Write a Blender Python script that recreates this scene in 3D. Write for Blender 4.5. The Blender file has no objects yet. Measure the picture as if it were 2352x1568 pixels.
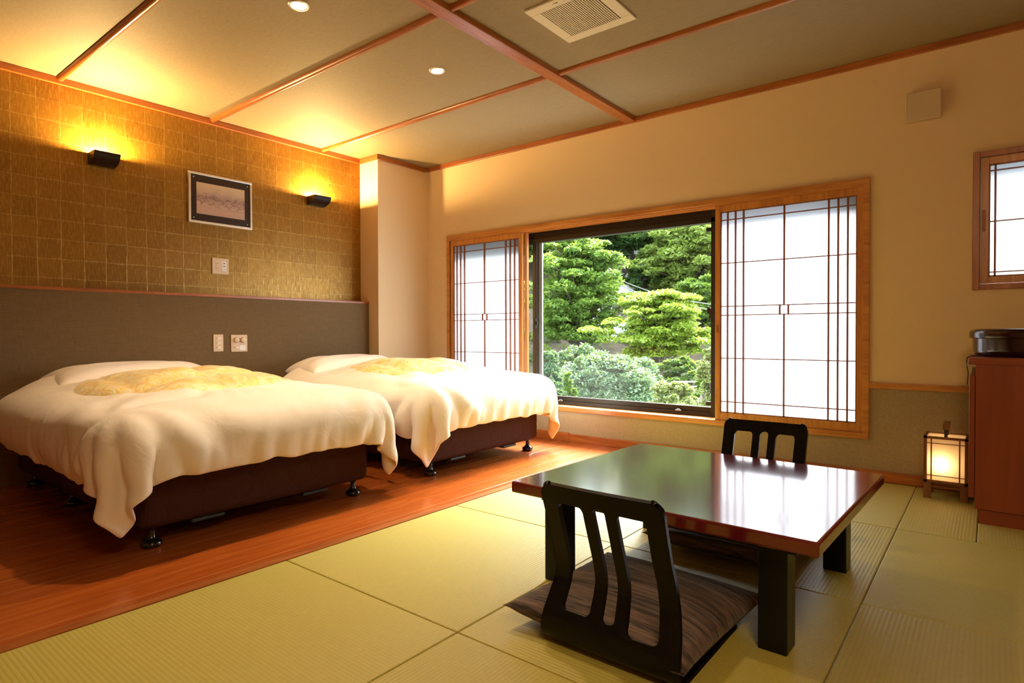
import bpy, bmesh, math, random
import numpy as np
from mathutils import Vector, Matrix
R = math.radians
PI = math.pi
random.seed(4)
SC = bpy.context.scene
COL = SC.collection

# ------------------------------------------------------------------ camera
CAM_H = 0.86
FPX, YAW, PIT, ROL = 1384.98, .670633, -.0140003, -.00299054
cy, sy = math.cos(YAW), math.sin(YAW)
CF = Vector((-sy*math.cos(PIT), cy*math.cos(PIT), math.sin(PIT)))
R0 = Vector((cy, sy, 0)); U0 = R0.cross(CF)
CR = R0*math.cos(ROL) + U0*math.sin(ROL)
CU = -R0*math.sin(ROL) + U0*math.cos(ROL)
cd = bpy.data.cameras.new('camera'); cam = bpy.data.objects.new('camera', cd); COL.objects.link(cam)
m = Matrix.Identity(4)
for i in range(3):
    m[i][0], m[i][1], m[i][2] = CR[i], CU[i], -CF[i]
m[0][3], m[1][3], m[2][3] = 0, 0, CAM_H
cam.matrix_world = m
cd.sensor_width = 36; cd.lens = FPX/2352*36; cd.clip_start = .05; cd.clip_end = 300
SC.camera = cam

# ------------------------------------------------------------------ world, sun, exposure
SC.view_settings.view_transform = 'Standard'
SC.view_settings.look = 'None'
SC.view_settings.gamma = 1
SC.view_settings.use_curve_mapping = False
SC.view_settings.exposure = 0.12
SKY = 10.0
w = bpy.data.worlds.new('sky'); SC.world = w; w.use_nodes = True
bg = w.node_tree.nodes['Background']; bg.inputs[0].default_value = (.80, .90, 1.0, 1); bg.inputs[1].default_value = SKY

def light(name, typ, loc, energy, color, rot=(0, 0, 0), **kw):
    l = bpy.data.lights.new(name, typ); l.energy = energy; l.color = color
    for k, v in kw.items(): setattr(l, k, v)
    o = bpy.data.objects.new(name, l); COL.objects.link(o); o.location = loc; o.rotation_euler = rot
    return o
# hazy daylight coming down over the wooded slope, towards the window
sd = Vector((.10, -1.0, -.98)).normalized()
sun = light('sun', 'SUN', (0, 8, 8), 36.0, (1.0, .97, .92), angle=R(35))
sun.rotation_euler = sd.to_track_quat('-Z', 'Y').to_euler()
cyc = SC.cycles
cyc.use_denoising = True
cyc.max_bounces = 8; cyc.diffuse_bounces = 5; cyc.glossy_bounces = 3; cyc.transmission_bounces = 4; cyc.transparent_max_bounces = 8
cyc.sample_clamp_indirect = 6; cyc.sample_clamp_direct = 0
cyc.caustics_reflective = False; cyc.caustics_refractive = False
cyc.use_adaptive_sampling = True; cyc.adaptive_threshold = .015
# daylight portal in the window opening (guides sky samples, gives off nothing)
pt = light('window_portal', 'AREA', (-2.25, 4.30, 1.0), 1, (1, 1, 1), (R(90), 0, 0), shape='RECTANGLE', size=3.4, size_y=1.5)
pt.data.cycles.is_portal = True

# ------------------------------------------------------------------ material helpers
class NT:
    def __init__(s, name):
        s.m = bpy.data.materials.new(name); s.m.use_nodes = True
        s.n = s.m.node_tree.nodes; s.l = s.m.node_tree.links
        s.b = s.n['Principled BSDF']; s.out = s.n['Material Output']
        s.tc = s.n.new('ShaderNodeTexCoord')
    def node(s, t, **kw):
        nd = s.n.new('ShaderNode' + t)
        for k, v in kw.items():
            if k.startswith('i_'):
                nd.inputs[k[2:].replace('_', ' ')].default_value = v
            else: setattr(nd, k, v)
        return nd
    def link(s, a, b): s.l.new(a, b)
    def mapping(s, scale=(1, 1, 1), rot=(0, 0, 0), loc=(0, 0, 0), src='Object'):
        mp = s.node('Mapping'); s.link(s.tc.outputs[src], mp.inputs[0])
        mp.inputs['Scale'].default_value = scale; mp.inputs['Rotation'].default_value = rot; mp.inputs['Location'].default_value = loc
        return mp.outputs[0]
    def noise(s, vec, scale=5, detail=3, rough=.5, dist=0):
        nd = s.node('TexNoise'); s.link(vec, nd.inputs['Vector'])
        nd.inputs['Scale'].default_value = scale; nd.inputs['Detail'].default_value = detail
        nd.inputs['Roughness'].default_value = rough; nd.inputs['Distortion'].default_value = dist
        return nd.outputs['Fac']
    def ramp(s, fac, stops):
        r = s.node('ValToRGB'); s.link(fac, r.inputs[0]); e = r.color_ramp.elements
        while len(e) < len(stops): e.new(.5)
        for el, (p, c) in zip(e, stops): el.position = p; el.color = (*c, 1) if len(c) == 3 else c
        return r.outputs[0]
    def math(s, op, a, b=None, c=None):
        nd = s.node('Math', operation=op)
        for i, v in enumerate((a, b, c)):
            if v is None: continue
            if isinstance(v, (int, float)): nd.inputs[i].default_value = v
            else: s.link(v, nd.inputs[i])
        return nd.outputs[0]
    def mix(s, fac, a, b, mode='MIX'):
        nd = s.node('Mix', data_type='RGBA', blend_type=mode)
        for i, v in ((0, fac), (6, a), (7, b)):
            if isinstance(v, (int, float)): nd.inputs[i].default_value = v
            elif isinstance(v, tuple): nd.inputs[i].default_value = (*v, 1)
            else: s.link(v, nd.inputs[i])
        return nd.outputs[2]
    def color(s, c):
        if isinstance(c, tuple): s.b.inputs['Base Color'].default_value = (*c, 1)
        else: s.link(c, s.b.inputs['Base Color'])
    def bump(s, h, strength=.3, dist=.002):
        nd = s.node('Bump'); nd.inputs['Strength'].default_value = strength; nd.inputs['Distance'].default_value = dist
        s.link(h, nd.inputs['Height']); s.link(nd.outputs[0], s.b.inputs['Normal'])
    def set(s, **kw):
        for k, v in kw.items(): s.b.inputs[k.replace('_', ' ')].default_value = v
        return s

def M_plain(name, c, rough=.5, metal=0, var=.06, scale=30, bump=0, coat=0, spec=.5):
    t = NT(name); v = t.mapping()
    f = t.noise(v, scale, 3)
    t.color(t.ramp(f, [(.3, tuple(x*(1-var) for x in c)), (.7, tuple(min(1, x*(1+var)) for x in c))]))
    t.set(Roughness=rough, Metallic=metal, Coat_Weight=coat); t.b.inputs['Specular IOR Level'].default_value = spec
    if bump: t.bump(f, bump, .003)
    return t.m

def M_wood(name, dark, light_, axis='X', rough=.35, scale=1.0, coat=.2, contrast=1.0):
    """varnished softwood, grain along the object's given axis"""
    t = NT(name)
    sc = {'X': (1.2, 14, 14), 'Y': (14, 1.2, 14), 'Z': (14, 14, 1.2)}[axis]
    v = t.mapping(tuple(a*scale for a in sc))
    f = t.noise(v, 2.2, 6, .62, .6)
    v2 = t.mapping(tuple(a*scale*6 for a in sc)); g = t.noise(v2, 3, 3, .6)
    h = t.math('ADD', t.math('MULTIPLY', f, .8), t.math('MULTIPLY', g, .2))
    k = .16*contrast
    t.color(t.ramp(h, [(.5-k, dark), (.5+k, light_)]))
    t.set(Roughness=rough, Coat_Weight=coat, Coat_Roughness=.25); t.bump(g, .12, .001)
    return t.m

MAT = {}
OR_D, OR_L = (.22, .052, .009), (.42, .130, .025)
for a in 'XYZ': MAT['trim'+a] = M_wood('varnished_cedar_'+a, OR_D, OR_L, a)
for a in 'XYZ': MAT['win'+a] = M_wood('honey_window_wood_'+a, (.36, .12, .022), (.60, .26, .06), a)
MAT['lattice'] = M_wood('dark_lattice_wood', (.15, .035, .010), (.26, .07, .020), 'Z', .45)
for a in 'XYZ': MAT['cab'+a] = M_wood('red_brown_cabinet_veneer_'+a, (.20, .030, .006), (.31, .058, .012), a, .38, .8, .15, 1.4)
MAT['lampwood'] = M_wood('lantern_wood', (.14, .045, .014), (.26, .10, .035), 'Z', .5)

def mat_plaster():
    t = NT('sand_beige_plaster'); v = t.mapping(); f = t.noise(v, 160, 3, .7); g = t.noise(v, 1.3, 2)
    c = t.mix(t.math('MULTIPLY', f, .25), (.74, .55, .32), (.66, .48, .27)); c = t.mix(t.math('MULTIPLY', g, .12), c, (.6, .42, .24))
    t.color(c); t.set(Roughness=.85); t.bump(f, .25, .001); return t.m
MAT['plaster'] = mat_plaster()
def mat_wainscot():
    t = NT('fibre_flecked_taupe_wall'); v = t.mapping((1, 1, 1)); f = t.noise(v, 220, 4, .75); g = t.noise(v, 55, 3, .6, 1)
    c = t.ramp(f, [(.35, (.25, .18, .10)), (.65, (.38, .29, .17))]); c = t.mix(t.ramp(g, [(.62, (0, 0, 0)), (.75, (.3, .3, .3))]), c, (.52, .43, .28))
    t.color(c); t.set(Roughness=.8); t.bump(f, .35, .001); return t.m
MAT['wainscot'] = mat_wainscot()
def mat_headboard():
    t = NT('woven_taupe_headboard_cloth'); f = t.noise(t.mapping((3, 6, 260)), 2, 3, .6); g = t.noise(t.mapping((3, 260, 12)), 2, 3, .6)
    h = t.math('ADD', t.math('MULTIPLY', f, .5), t.math('MULTIPLY', g, .5))
    t.color(t.ramp(h, [(.35, (.130, .084, .038)), (.65, (.195, .130, .062))])); t.set(Roughness=.75); t.b.inputs['Specular IOR Level'].default_value = .12; t.bump(h, .2, .001); return t.m
MAT['headboard'] = mat_headboard()
def mat_gold():
    """pasted squares of gold leaf paper, wall lies in the YZ plane"""
    t = NT('gold_leaf_square_wallpaper'); s = .1195
    sep = t.node('SeparateXYZ'); t.link(t.mapping(), sep.inputs[0])
    wob = t.noise(t.mapping(), 9, 2); wob = t.math('MULTIPLY', t.math('SUBTRACT', wob, .5), .10)
    u = t.math('ADD', t.math('DIVIDE', t.math('ADD', sep.outputs['Y'], 10 + .043), s), wob)
    row = t.math('ADD', t.math('DIVIDE', t.math('ADD', sep.outputs['Z'], -.008), s), wob)
    iu, iv = t.math('FLOOR', u), t.math('FLOOR', row)
    fu, fv = t.math('FRACT', u), t.math('FRACT', row)
    cmb = t.node('CombineXYZ'); t.link(iu, cmb.inputs[0]); t.link(iv, cmb.inputs[1])
    wn = t.node('TexWhiteNoise'); t.link(cmb.outputs[0], wn.inputs['Vector'])
    edge = t.math('MINIMUM', t.math('MINIMUM', fu, t.math('SUBTRACT', 1, fu)), t.math('MINIMUM', fv, t.math('SUBTRACT', 1, fv)))
    streak = t.noise(t.mapping((1, 34, 5)), 4, 5, .65, .3)
    streakh = t.noise(t.mapping((1, 6, 60)), 3, 4, .6, .3)
    lines = t.ramp(t.math('SUBTRACT', edge, t.math('MULTIPLY', t.math('SUBTRACT', streak, .5), .09)), [(.0, (1, 1, 1)), (.025, (.0, .0, .0))])
    c = t.mix(wn.outputs['Value'], (.232, .106, .009), (.29, .138, .013))
    c = t.mix(t.ramp(streak, [(.46, (0, 0, 0)), (.72, (.75, .75, .75))]), c, (.42, .25, .045))
    c = t.mix(t.ramp(streakh, [(.55, (0, 0, 0)), (.75, (.35, .35, .35))]), c, (.13, .06, .012))
    c = t.mix(t.math('MULTIPLY', lines, .38), c, (.62, .43, .13))
    t.color(c); t.set(Metallic=.55); h = t.math('ADD', t.math('MULTIPLY', streak, .6), t.math('MULTIPLY', lines, .5))
    t.link(t.ramp(streak, [(.3, (.46, .46, .46)), (.7, (.27, .27, .27))]), t.b.inputs['Roughness'])
    t.bump(h, .35, .002); return t.m
MAT['gold'] = mat_gold()
def mat_ceiling():
    t = NT('olive_tan_woven_ceiling_paper'); f = t.noise(t.mapping((7, 90, 1)), 4, 4, .65, .2); g = t.noise(t.mapping(), 2, 2)
    c = t.ramp(f, [(.3, (.215, .155, .075)), (.7, (.295, .220, .115))]); t.color(c); t.set(Roughness=.72); t.bump(f, .3, .0015); return t.m
MAT['ceiling'] = mat_ceiling()
def mat_floor():
    t = NT('glossy_red_pine_planks'); sep = t.node('SeparateXYZ'); t.link(t.mapping(), sep.inputs[0])
    pw = .1275
    u = t.math('DIVIDE', t.math('ADD', sep.outputs['X'], 10.0 + .081), pw); iu = t.math('FLOOR', u); fu = t.math('FRACT', u)
    edge = t.math('MINIMUM', fu, t.math('SUBTRACT', 1, fu))
    wn = t.node('TexWhiteNoise', noise_dimensions='1D'); t.link(iu, wn.inputs['W'])
    off = t.node('CombineXYZ'); t.link(t.math('MULTIPLY', wn.outputs['Value'], 7), off.inputs[1]); t.link(t.math('MULTIPLY', iu, 3.7), off.inputs[2])
    va = t.node('VectorMath', operation='ADD'); t.link(t.mapping((11, 1.1, 1)), va.inputs[0]); t.link(off.outputs[0], va.inputs[1])
    f = t.noise(va.outputs[0], 2.0, 7, .62, 1.0)
    c = t.ramp(f, [(.3, (.31, .064, .009)), (.5, (.37, .082, .011)), (.72, (.46, .120, .018))])
    c = t.mix(t.math('MULTIPLY', wn.outputs['Value'], .35), c, (.28, .065, .013))
    third = t.math('FRACT', t.math('DIVIDE', t.math('ADD', iu, 1), 2))
    ln = t.ramp(edge, [(.007, (1, 1, 1)), (.017, (0, 0, 0))])
    c = t.mix(t.math('MULTIPLY', ln, t.math('MULTIPLY', wn.outputs['Value'], .8)), c, (.74, .36, .13))
    t.color(c); t.set(Roughness=.26, Coat_Weight=.25, Coat_Roughness=.14)
    t.bump(t.math('SUBTRACT', 1, ln), .4, .0015); return t.m
MAT['floor'] = mat_floor()
def mat_tatami(name, along):
    t = NT(name)
    a, b = ((1, 0) if along == 'X' else (0, 1))
    sep = t.node('SeparateXYZ'); t.link(t.mapping(), sep.inputs[0])
    ac = sep.outputs['Y'] if along == 'X' else sep.outputs['X']
    al = sep.outputs['X'] if along == 'X' else sep.outputs['Y']
    rib = t.math('ABSOLUTE', t.math('SINE', t.math('MULTIPLY', ac, PI/.0125)))
    reed = t.noise(t.mapping((30, 900, 1) if along == 'Y' else (900, 30, 1)), 1, 2)
    stripe = t.noise(t.mapping((1.5, 30, 1) if along == 'X' else (30, 1.5, 1)), 1, 2)
    big = t.noise(t.mapping(), 3, 2)
    c = t.ramp(reed, [(.3, (.37, .315, .050)), (.7, (.51, .445, .090))])
    c = t.mix(t.math('MULTIPLY', stripe, .35), c, (.40, .33, .065))
    c = t.mix(t.math('MULTIPLY', t.math('SUBTRACT', 1, rib), .22), c, (.27, .19, .055))
    c = t.mix(t.math('MULTIPLY', big, .2), c, (.43, .39, .10))
    t.color(c); t.set(Roughness=.48); t.b.inputs['Specular IOR Level'].default_value = .5
    t.set(Roughness=.5, Sheen_Weight=.12, Sheen_Roughness=.3)
    t.bump(rib, .32, .002); return t.m
MAT['tatX'] = mat_tatami('tatami_reed_ribs_along_x', 'X'); MAT['tatY'] = mat_tatami('tatami_reed_ribs_along_y', 'Y')
def mat_linen(name, c1, c2, crease=.35):
    t = NT(name); v = t.mapping()
    a = t.noise(v, 5, 3, .5, 1.6); b = t.noise(t.mapping((1, 1, .6)), 6, 2, .5, 1.0); fi = t.noise(v, 700, 2)
    cr = t.math('POWER', t.math('ABSOLUTE', t.math('SUBTRACT', b, .5)), .5); big = t.noise(v, 2.2, 2)
    h = t.math('ADD', t.math('MULTIPLY', a, .9), t.math('MULTIPLY', cr, t.math('MULTIPLY', t.math('POWER', big, 3), .22))); t.color(t.ramp(fi, [(.3, c1), (.7, c2)]))
    t.set(Roughness=.72, Sheen_Weight=.15); t.bump(h, crease, .02); return t.m
MAT['linen'] = mat_linen('cream_cotton_duvet', (.80, .74, .66), (.84, .79, .72), .30)
MAT['pillow'] = mat_linen('cream_pillow_cotton', (.82, .76, .68), (.86, .80, .73), .25)
MAT['sheet'] = mat_linen('white_sheet', (.80, .74, .66), (.84, .78, .70), .2)
def mat_brocade():
    t = NT('yellow_swirl_brocade'); v = t.mapping((1, 1.0, 1))
    a = t.noise(v, 9, 5, .6, 3.2); b = t.noise(t.mapping((1.0, 1, 1), loc=(3, 1, 0)), 6, 4, .6, 4)
    c = t.ramp(a, [(.30, (.60, .56, .34)), (.42, (.84, .62, .20)), (.5, (.95, .74, .26)), (.58, (.90, .82, .55)), (.72, (.72, .68, .45))])
    c = t.mix(t.ramp(b, [(.56, (0, 0, 0)), (.68, (.65, .65, .65))]), c, (.82, .42, .16))
    c = t.mix(t.ramp(b, [(.28, (.6, .6, .6)), (.40, (0, 0, 0))]), c, (.55, .56, .40))
    t.color(c); t.set(Roughness=.42, Sheen_Weight=.3); t.bump(a, .4, .012); return t.m
MAT['brocade'] = mat_brocade()
def mat_bedbase():
    t = NT('dark_brown_quilted_bed_base_cloth'); v = t.mapping((1, 1, 1))
    n = t.noise(v, 5, 2, .5, 1.5); vo = t.node('TexVoronoi', feature='DISTANCE_TO_EDGE'); t.link(v, vo.inputs['Vector']); vo.inputs['Scale'].default_value = 9
    vo.inputs['Randomness'].default_value = .8
    h = t.ramp(vo.outputs['Distance'], [(0, (0, 0, 0)), (.12, (1, 1, 1))]); f = t.noise(v, 350, 2)
    t.color(t.ramp(f, [(.3, (.040, .014, .008)), (.7, (.058, .021, .012))])); t.set(Roughness=.85); t.b.inputs['Specular IOR Level'].default_value = .15; t.bump(h, .35, .004); return t.m
MAT['bedbase'] = mat_bedbase()
MAT['blackgloss'] = M_plain('black_lacquer', (.010, .010, .010), .12, coat=.6)
MAT['chairblack'] = M_plain('black_lacquered_bent_plywood', (.006, .005, .004), .25, spec=.18)
MAT['tablelegblack'] = M_plain('satin_black_table_leg', (.008, .009, .007), .3, spec=.22)
MAT['pad'] = M_plain('grey_green_pad', (.020, .028, .024), .6)
def mat_tabletop():
    t = NT('oxblood_lacquer_tabletop'); v = t.mapping((1, 6, 1)); f = t.noise(v, 3, 4, .6, .5); fi = t.noise(t.mapping(), 260, 2, .6)
    t.color(t.ramp(f, [(.3, (.100, .003, .006)), (.7, (.145, .006, .010))])); t.set(Roughness=.15, IOR=1.5, Coat_Weight=1, Coat_Roughness=.09, Coat_IOR=1.55)
    t.bump(fi, .10, .0006); return t.m
MAT['tabletop'] = mat_tabletop()
def mat_cushion():
    t = NT('crinkled_brown_striped_zabuton_cloth'); v = t.mapping((2.2, 34, 8)); f = t.noise(v, 2.2, 4, .6, .8); g = t.noise(t.mapping((5, 160, 30)), 1.2, 3, .6, .6)
    h = t.math('ADD', t.math('MULTIPLY', f, .65), t.math('MULTIPLY', g, .35))
    t.color(t.ramp(h, [(.42, (.010, .005, .004)), (.49, (.075, .042, .030)), (.64, (.17, .105, .075))])); t.set(Roughness=.8, Sheen_Weight=.15); t.bump(h, .8, .008); return t.m
MAT['cushion'] = mat_cushion()
def mat_urushi():
    t = NT('glossy_dark_maroon_lacquer'); f = t.noise(t.mapping((1, 1, 12)), 4, 3); t.color(t.ramp(f, [(.3, (.012, .003, .002)), (.7, (.028, .006, .004))]))
    t.set(Roughness=.16, Coat_Weight=.2, Coat_Roughness=.05); return t.m
MAT['urushi'] = mat_urushi()
MAT['alu'] = M_plain('dark_bronze_aluminium', (.035, .030, .024), .38, .6)
MAT['alulight'] = M_plain('grey_aluminium_and_skylit_sash', (.30, .34, .33), .4, .5)
MAT['rubber'] = M_plain('black_rubber', (.01, .01, .01), .5)
MAT['sconce'] = M_plain('dark_bronze_sconce_metal', (.014, .006, .004), .45, 0, spec=.2)
MAT['plateivory'] = M_plain('ivory_plastic', (.68, .52, .34), .4, var=.02)
MAT['platewhite'] = M_plain('white_plastic', (.80, .77, .72), .35, var=.02)
MAT['slotblack'] = M_plain('black_slots', (.01, .01, .01), .6)
MAT['silver'] = M_plain('brushed_silver_frame', (.78, .74, .68), .32, .85, var=.03)
MAT['chrome'] = M_plain('polished_metal', (.8, .8, .8), .15, 1, var=.02)
MAT['passe'] = M_plain('dark_brown_passepartout', (.022, .010, .007), .3, coat=.3)
MAT['ventwhite'] = M_plain('cream_plastic_grille', (.66, .58, .44), .5, var=.02)
MAT['ventdark'] = M_plain('dark_grille_gap', (.10, .05, .025), .8)
MAT['fanbox'] = M_plain('beige_ventilation_cover', (.56, .43, .27), .5, var=.02)
def mat_paper(name, c, tr=.75):
    t = NT(name); f = t.noise(t.mapping((1, 1, 1)), 60, 4, .6, 1)
    col = t.ramp(f, [(.3, tuple(x*.97 for x in c)), (.7, c)])
    d = t.node('BsdfDiffuse'); tr_ = t.node('BsdfTranslucent'); t.link(col, d.inputs[0]); t.link(col, tr_.inputs[0])
    mx = t.node('MixShader'); mx.inputs[0].default_value = tr; t.link(d.outputs[0], mx.inputs[1]); t.link(tr_.outputs[0], mx.inputs[2])
    t.link(mx.outputs[0], t.out.inputs[0]); t.n.remove(t.b); return t.m
MAT['paper'] = mat_paper('translucent_shoji_paper', (.30, .31, .335))
MAT['lamppaper'] = mat_paper('warm_lantern_paper', (.92, .80, .60), .6)
def mat_glass():
    t = NT('thin_window_glass'); fr = t.node('Fresnel'); fr.inputs[0].default_value = 1.45
    tp = t.node('BsdfTransparent'); tp.inputs[0].default_value = (.95, .98, .965, 1); g = t.node('BsdfGlossy'); g.inputs['Roughness'].default_value = .02
    mx = t.node('MixShader'); t.link(fr.outputs[0], mx.inputs[0]); t.link(tp.outputs[0], mx.inputs[1]); t.link(g.outputs[0], mx.inputs[2])
    t.link(mx.outputs[0], t.out.inputs[0]); t.n.remove(t.b); return t.m
MAT['glass'] = mat_glass()
def mat_emit(name, c, s):
    t = NT(name); e = t.node('Emission'); e.inputs[0].default_value = (*c, 1); e.inputs[1].default_value = s
    t.link(e.outputs[0], t.out.inputs[0]); t.n.remove(t.b); return t.m
MAT['bulb'] = mat_emit('glowing_downlight_bulb', (1, .80, .50), 30)
MAT['lampbulb'] = mat_emit('glowing_lantern_bulb', (1, .66, .30), 40)
MAT['fillglow'] = mat_emit('added_fill_light_glow', (1, .72, .42), 38)  # glow of the fill light added out of view over the tatami

# ------------------------------------------------------------------ mesh helpers
def obj(name, bm, mat, parent=None, smooth=False, loc=None, rotz=None, bevel=0, seg=2):
    me = bpy.data.meshes.new(name); bm.normal_update(); bm.to_mesh(me); bm.free()
    for mm in (mat if isinstance(mat, (list, tuple)) else [mat]): me.materials.append(mm)
    o = bpy.data.objects.new(name, me); COL.objects.link(o)
    if parent: o.parent = parent
    if loc: o.location = loc
    if rotz: o.rotation_euler = (0, 0, rotz)
    if smooth:
        for p in me.polygons: p.use_smooth = True
    if bevel:
        bv = o.modifiers.new('bevel', 'BEVEL'); bv.width = bevel; bv.segments = seg; bv.limit_method = 'ANGLE'; bv.angle_limit = R(40)
    return o
def box(bm, a, b, mi=0):
    x0, y0, z0 = a; x1, y1, z1 = b
    v = [bm.verts.new(p) for p in ((x0, y0, z0), (x1, y0, z0), (x1, y1, z0), (x0, y1, z0), (x0, y0, z1), (x1, y0, z1), (x1, y1, z1), (x0, y1, z1))]
    for f in ((0, 3, 2, 1), (4, 5, 6, 7), (0, 1, 5, 4), (1, 2, 6, 5), (2, 3, 7, 6), (3, 0, 4, 7)):
        fa = bm.faces.new([v[i] for i in f]); fa.material_index = mi
def boxes(*bs):
    bm = bmesh.new()
    for b in bs: box(bm, b[0], b[1], b[2] if len(b) > 2 else 0)
    return bm
def lathe(prof, n=40, c=(0, 0), cap=True):
    bm = bmesh.new(); rings = []
    for r, z in prof:
        rings.append([bm.verts.new((c[0]+r*math.cos(2*PI*i/n), c[1]+r*math.sin(2*PI*i/n), z)) for i in range(n)])
    for a, b in zip(rings, rings[1:]):
        for i in range(n): bm.faces.new((a[i], a[(i+1) % n], b[(i+1) % n], b[i]))
    if cap: bm.faces.new(rings[0][::-1]); bm.faces.new(rings[-1])
    return bm
def tube(pts, r, n=8, bm=None):
    bm = bm or bmesh.new(); P = [Vector(p) for p in pts]; rings = []
    for i, p in enumerate(P):
        d = (P[min(i+1, len(P)-1)] - P[max(i-1, 0)]).normalized()
        a = d.cross(Vector((0, 0, 1))); a = a.normalized() if a.length > 1e-3 else Vector((1, 0, 0)); b = d.cross(a)
        rr = r[i] if isinstance(r, (list, tuple)) else r
        rings.append([bm.verts.new(p + (a*math.cos(2*PI*k/n) + b*math.sin(2*PI*k/n))*rr) for k in range(n)])
    for a, b in zip(rings, rings[1:]):
        for k in range(n): bm.faces.new((a[k], b[k], b[(k+1) % n], a[(k+1) % n]))
    bm.faces.new(rings[0]); bm.faces.new(rings[-1][::-1]); return bm
def tag(o, label=None, cat=None, group=None, kind=None):
    if label: o['label'] = label
    if cat: o['category'] = cat
    if group: o['group'] = group
    if kind: o['kind'] = kind
    return o
def thing(name, label, cat, loc=(0, 0, 0), rotz=0, group=None):
    o = bpy.data.objects.new(name, None); COL.objects.link(o); o.location = loc; o.rotation_euler = (0, 0, rotz); o.empty_display_size = .05
    return tag(o, label, cat, group)
def struct(name, bm, mat, parent=None, **kw):
    o = obj(name, bm, mat, parent, **kw)
    if not parent: o['kind'] = 'structure'
    return o
def copy_tree(o, parent=None):
    c = o.copy(); COL.objects.link(c)
    if parent: c.parent = parent
    for ch in [k for k in bpy.data.objects if k.parent == o]: copy_tree(ch, c)
    return c
def W(u, v, depth):
    """point at a distance along the view axis in the direction of a place in the photograph"""
    return Vector((0, 0, CAM_H)) + (CF + CR*((u-1176)/FPX) - CU*((v-784)/FPX))*depth

# ------------------------------------------------------------------ room shell
D = 4.03; XL = -4.48; XR = 2.3; YF = -1.9; ZC = 2.43; T = .14
W1 = (-3.928, -.58, .27, 1.72); W2 = (-.048, .50, 1.108, 1.772)
def wall_with_holes(x0, x1, z0, z1, holes, y0, y1, zsplit):
    xs = sorted({x0, x1, *[h[0] for h in holes], *[h[1] for h in holes]})
    zs = sorted({z0, z1, zsplit, *[h[2] for h in holes], *[h[3] for h in holes]})
    bm = bmesh.new()
    for a, b in zip(xs, xs[1:]):
        for c, d in zip(zs, zs[1:]):
            mx, mz = (a+b)/2, (c+d)/2
            if any(h[0] < mx < h[1] and h[2] < mz < h[3] for h in holes): continue
            box(bm, (a, y0, c), (b, y1, d), 1 if mz < zsplit else 0)
    bmesh.ops.remove_doubles(bm, verts=bm.verts, dist=1e-5)
    return bm
struct('wall_back', wall_with_holes(XL-T, XR+T, -.06, ZC+T, [W1, W2], D, D+.16, .535), [MAT['plaster'], MAT['wainscot']])
struct('wall_left', boxes(((XL-T, YF-T, -.06), (XL, D, ZC+T))), MAT['gold'])
struct('wall_corner_column', boxes(((XL, 3.44, 0), (-4.232, D, ZC))), MAT['plaster'])
struct('wall_right', boxes(((XR, YF-T, -.06), (XR+T, D, ZC+T))), MAT['plaster'])
struct('wall_front', boxes(((XL, YF-T, -.06), (XR, YF, ZC+T))), MAT['plaster'])
struct('ceiling', boxes(((XL, YF, ZC), (XR, D, ZC+T))), MAT['ceiling'])
struct('floor', boxes(((XL, YF, -.12), (-2.137, D, 0)), ((-2.137, YF, -.12), (XR, D, -.056))), MAT['floor'])
struct('trim_1', boxes(((-2.137, YF, -.056), (-2.093, D, .001))), MAT['trimY'])
# ceiling edge mouldings, ribs and beam
struct('trim_2', boxes(((XL, YF, 2.387), (XL+.022, 3.44, ZC))), MAT['trimY'], bevel=.003)
struct('trim_3', boxes(((XL+.022, 3.418, 2.387), (-4.21, 3.44, ZC))), MAT['trimX'], bevel=.003)
struct('trim_4', boxes(((-4.232, 3.44, 2.387), (-4.21, D-.022, ZC))), MAT['trimY'], bevel=.003)
struct('trim_5', boxes(((-4.21, D-.022, 2.392), (XR, D, ZC))), MAT['trimX'], bevel=.003)
struct('trim_6', boxes(((-2.118, YF, 2.398), (-2.036, D-.022, ZC))), MAT['trimY'], bevel=.004)
n = 7
for y in (-1.57, -.645, .275, 1.192, 2.112, 3.040):
    for xa, xb in ((XL+.022, -2.118), (-2.036, XR)):
        bm = bmesh.new(); k = 10
        ra = [bm.verts.new((xa, y+.019*math.cos(PI*i/k+PI), ZC+.026*math.sin(PI*i/k+PI))) for i in range(k+1)]
        rb = [bm.verts.new((xb, v.co.y, v.co.z)) for v in ra]
        for i in range(k): bm.faces.new((ra[i], ra[i+1], rb[i+1], rb[i]))
        bm.faces.new(ra[::-1]); bm.faces.new(rb)
        bmesh.ops.recalc_face_normals(bm, faces=bm.faces)
        struct('trim_%d' % n, bm, MAT['trimX']); n += 1
struct('trim_%d' % n, boxes(((-.549, D-.014, .534), (XR, D, .567))), MAT['winX'], bevel=.002)      # chair rail
struct('baseboard_back', boxes(((-4.232, D-.016, 0), (-2.612, D, .068)), ((-2.61, D-.016, 0), (XR, D, .062))), MAT['trimX'], bevel=.002)
struct('baseboard_left', boxes(((XL, YF, 0), (XL+.015, .30, .07))), MAT['trimY'], bevel=.002)

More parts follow.
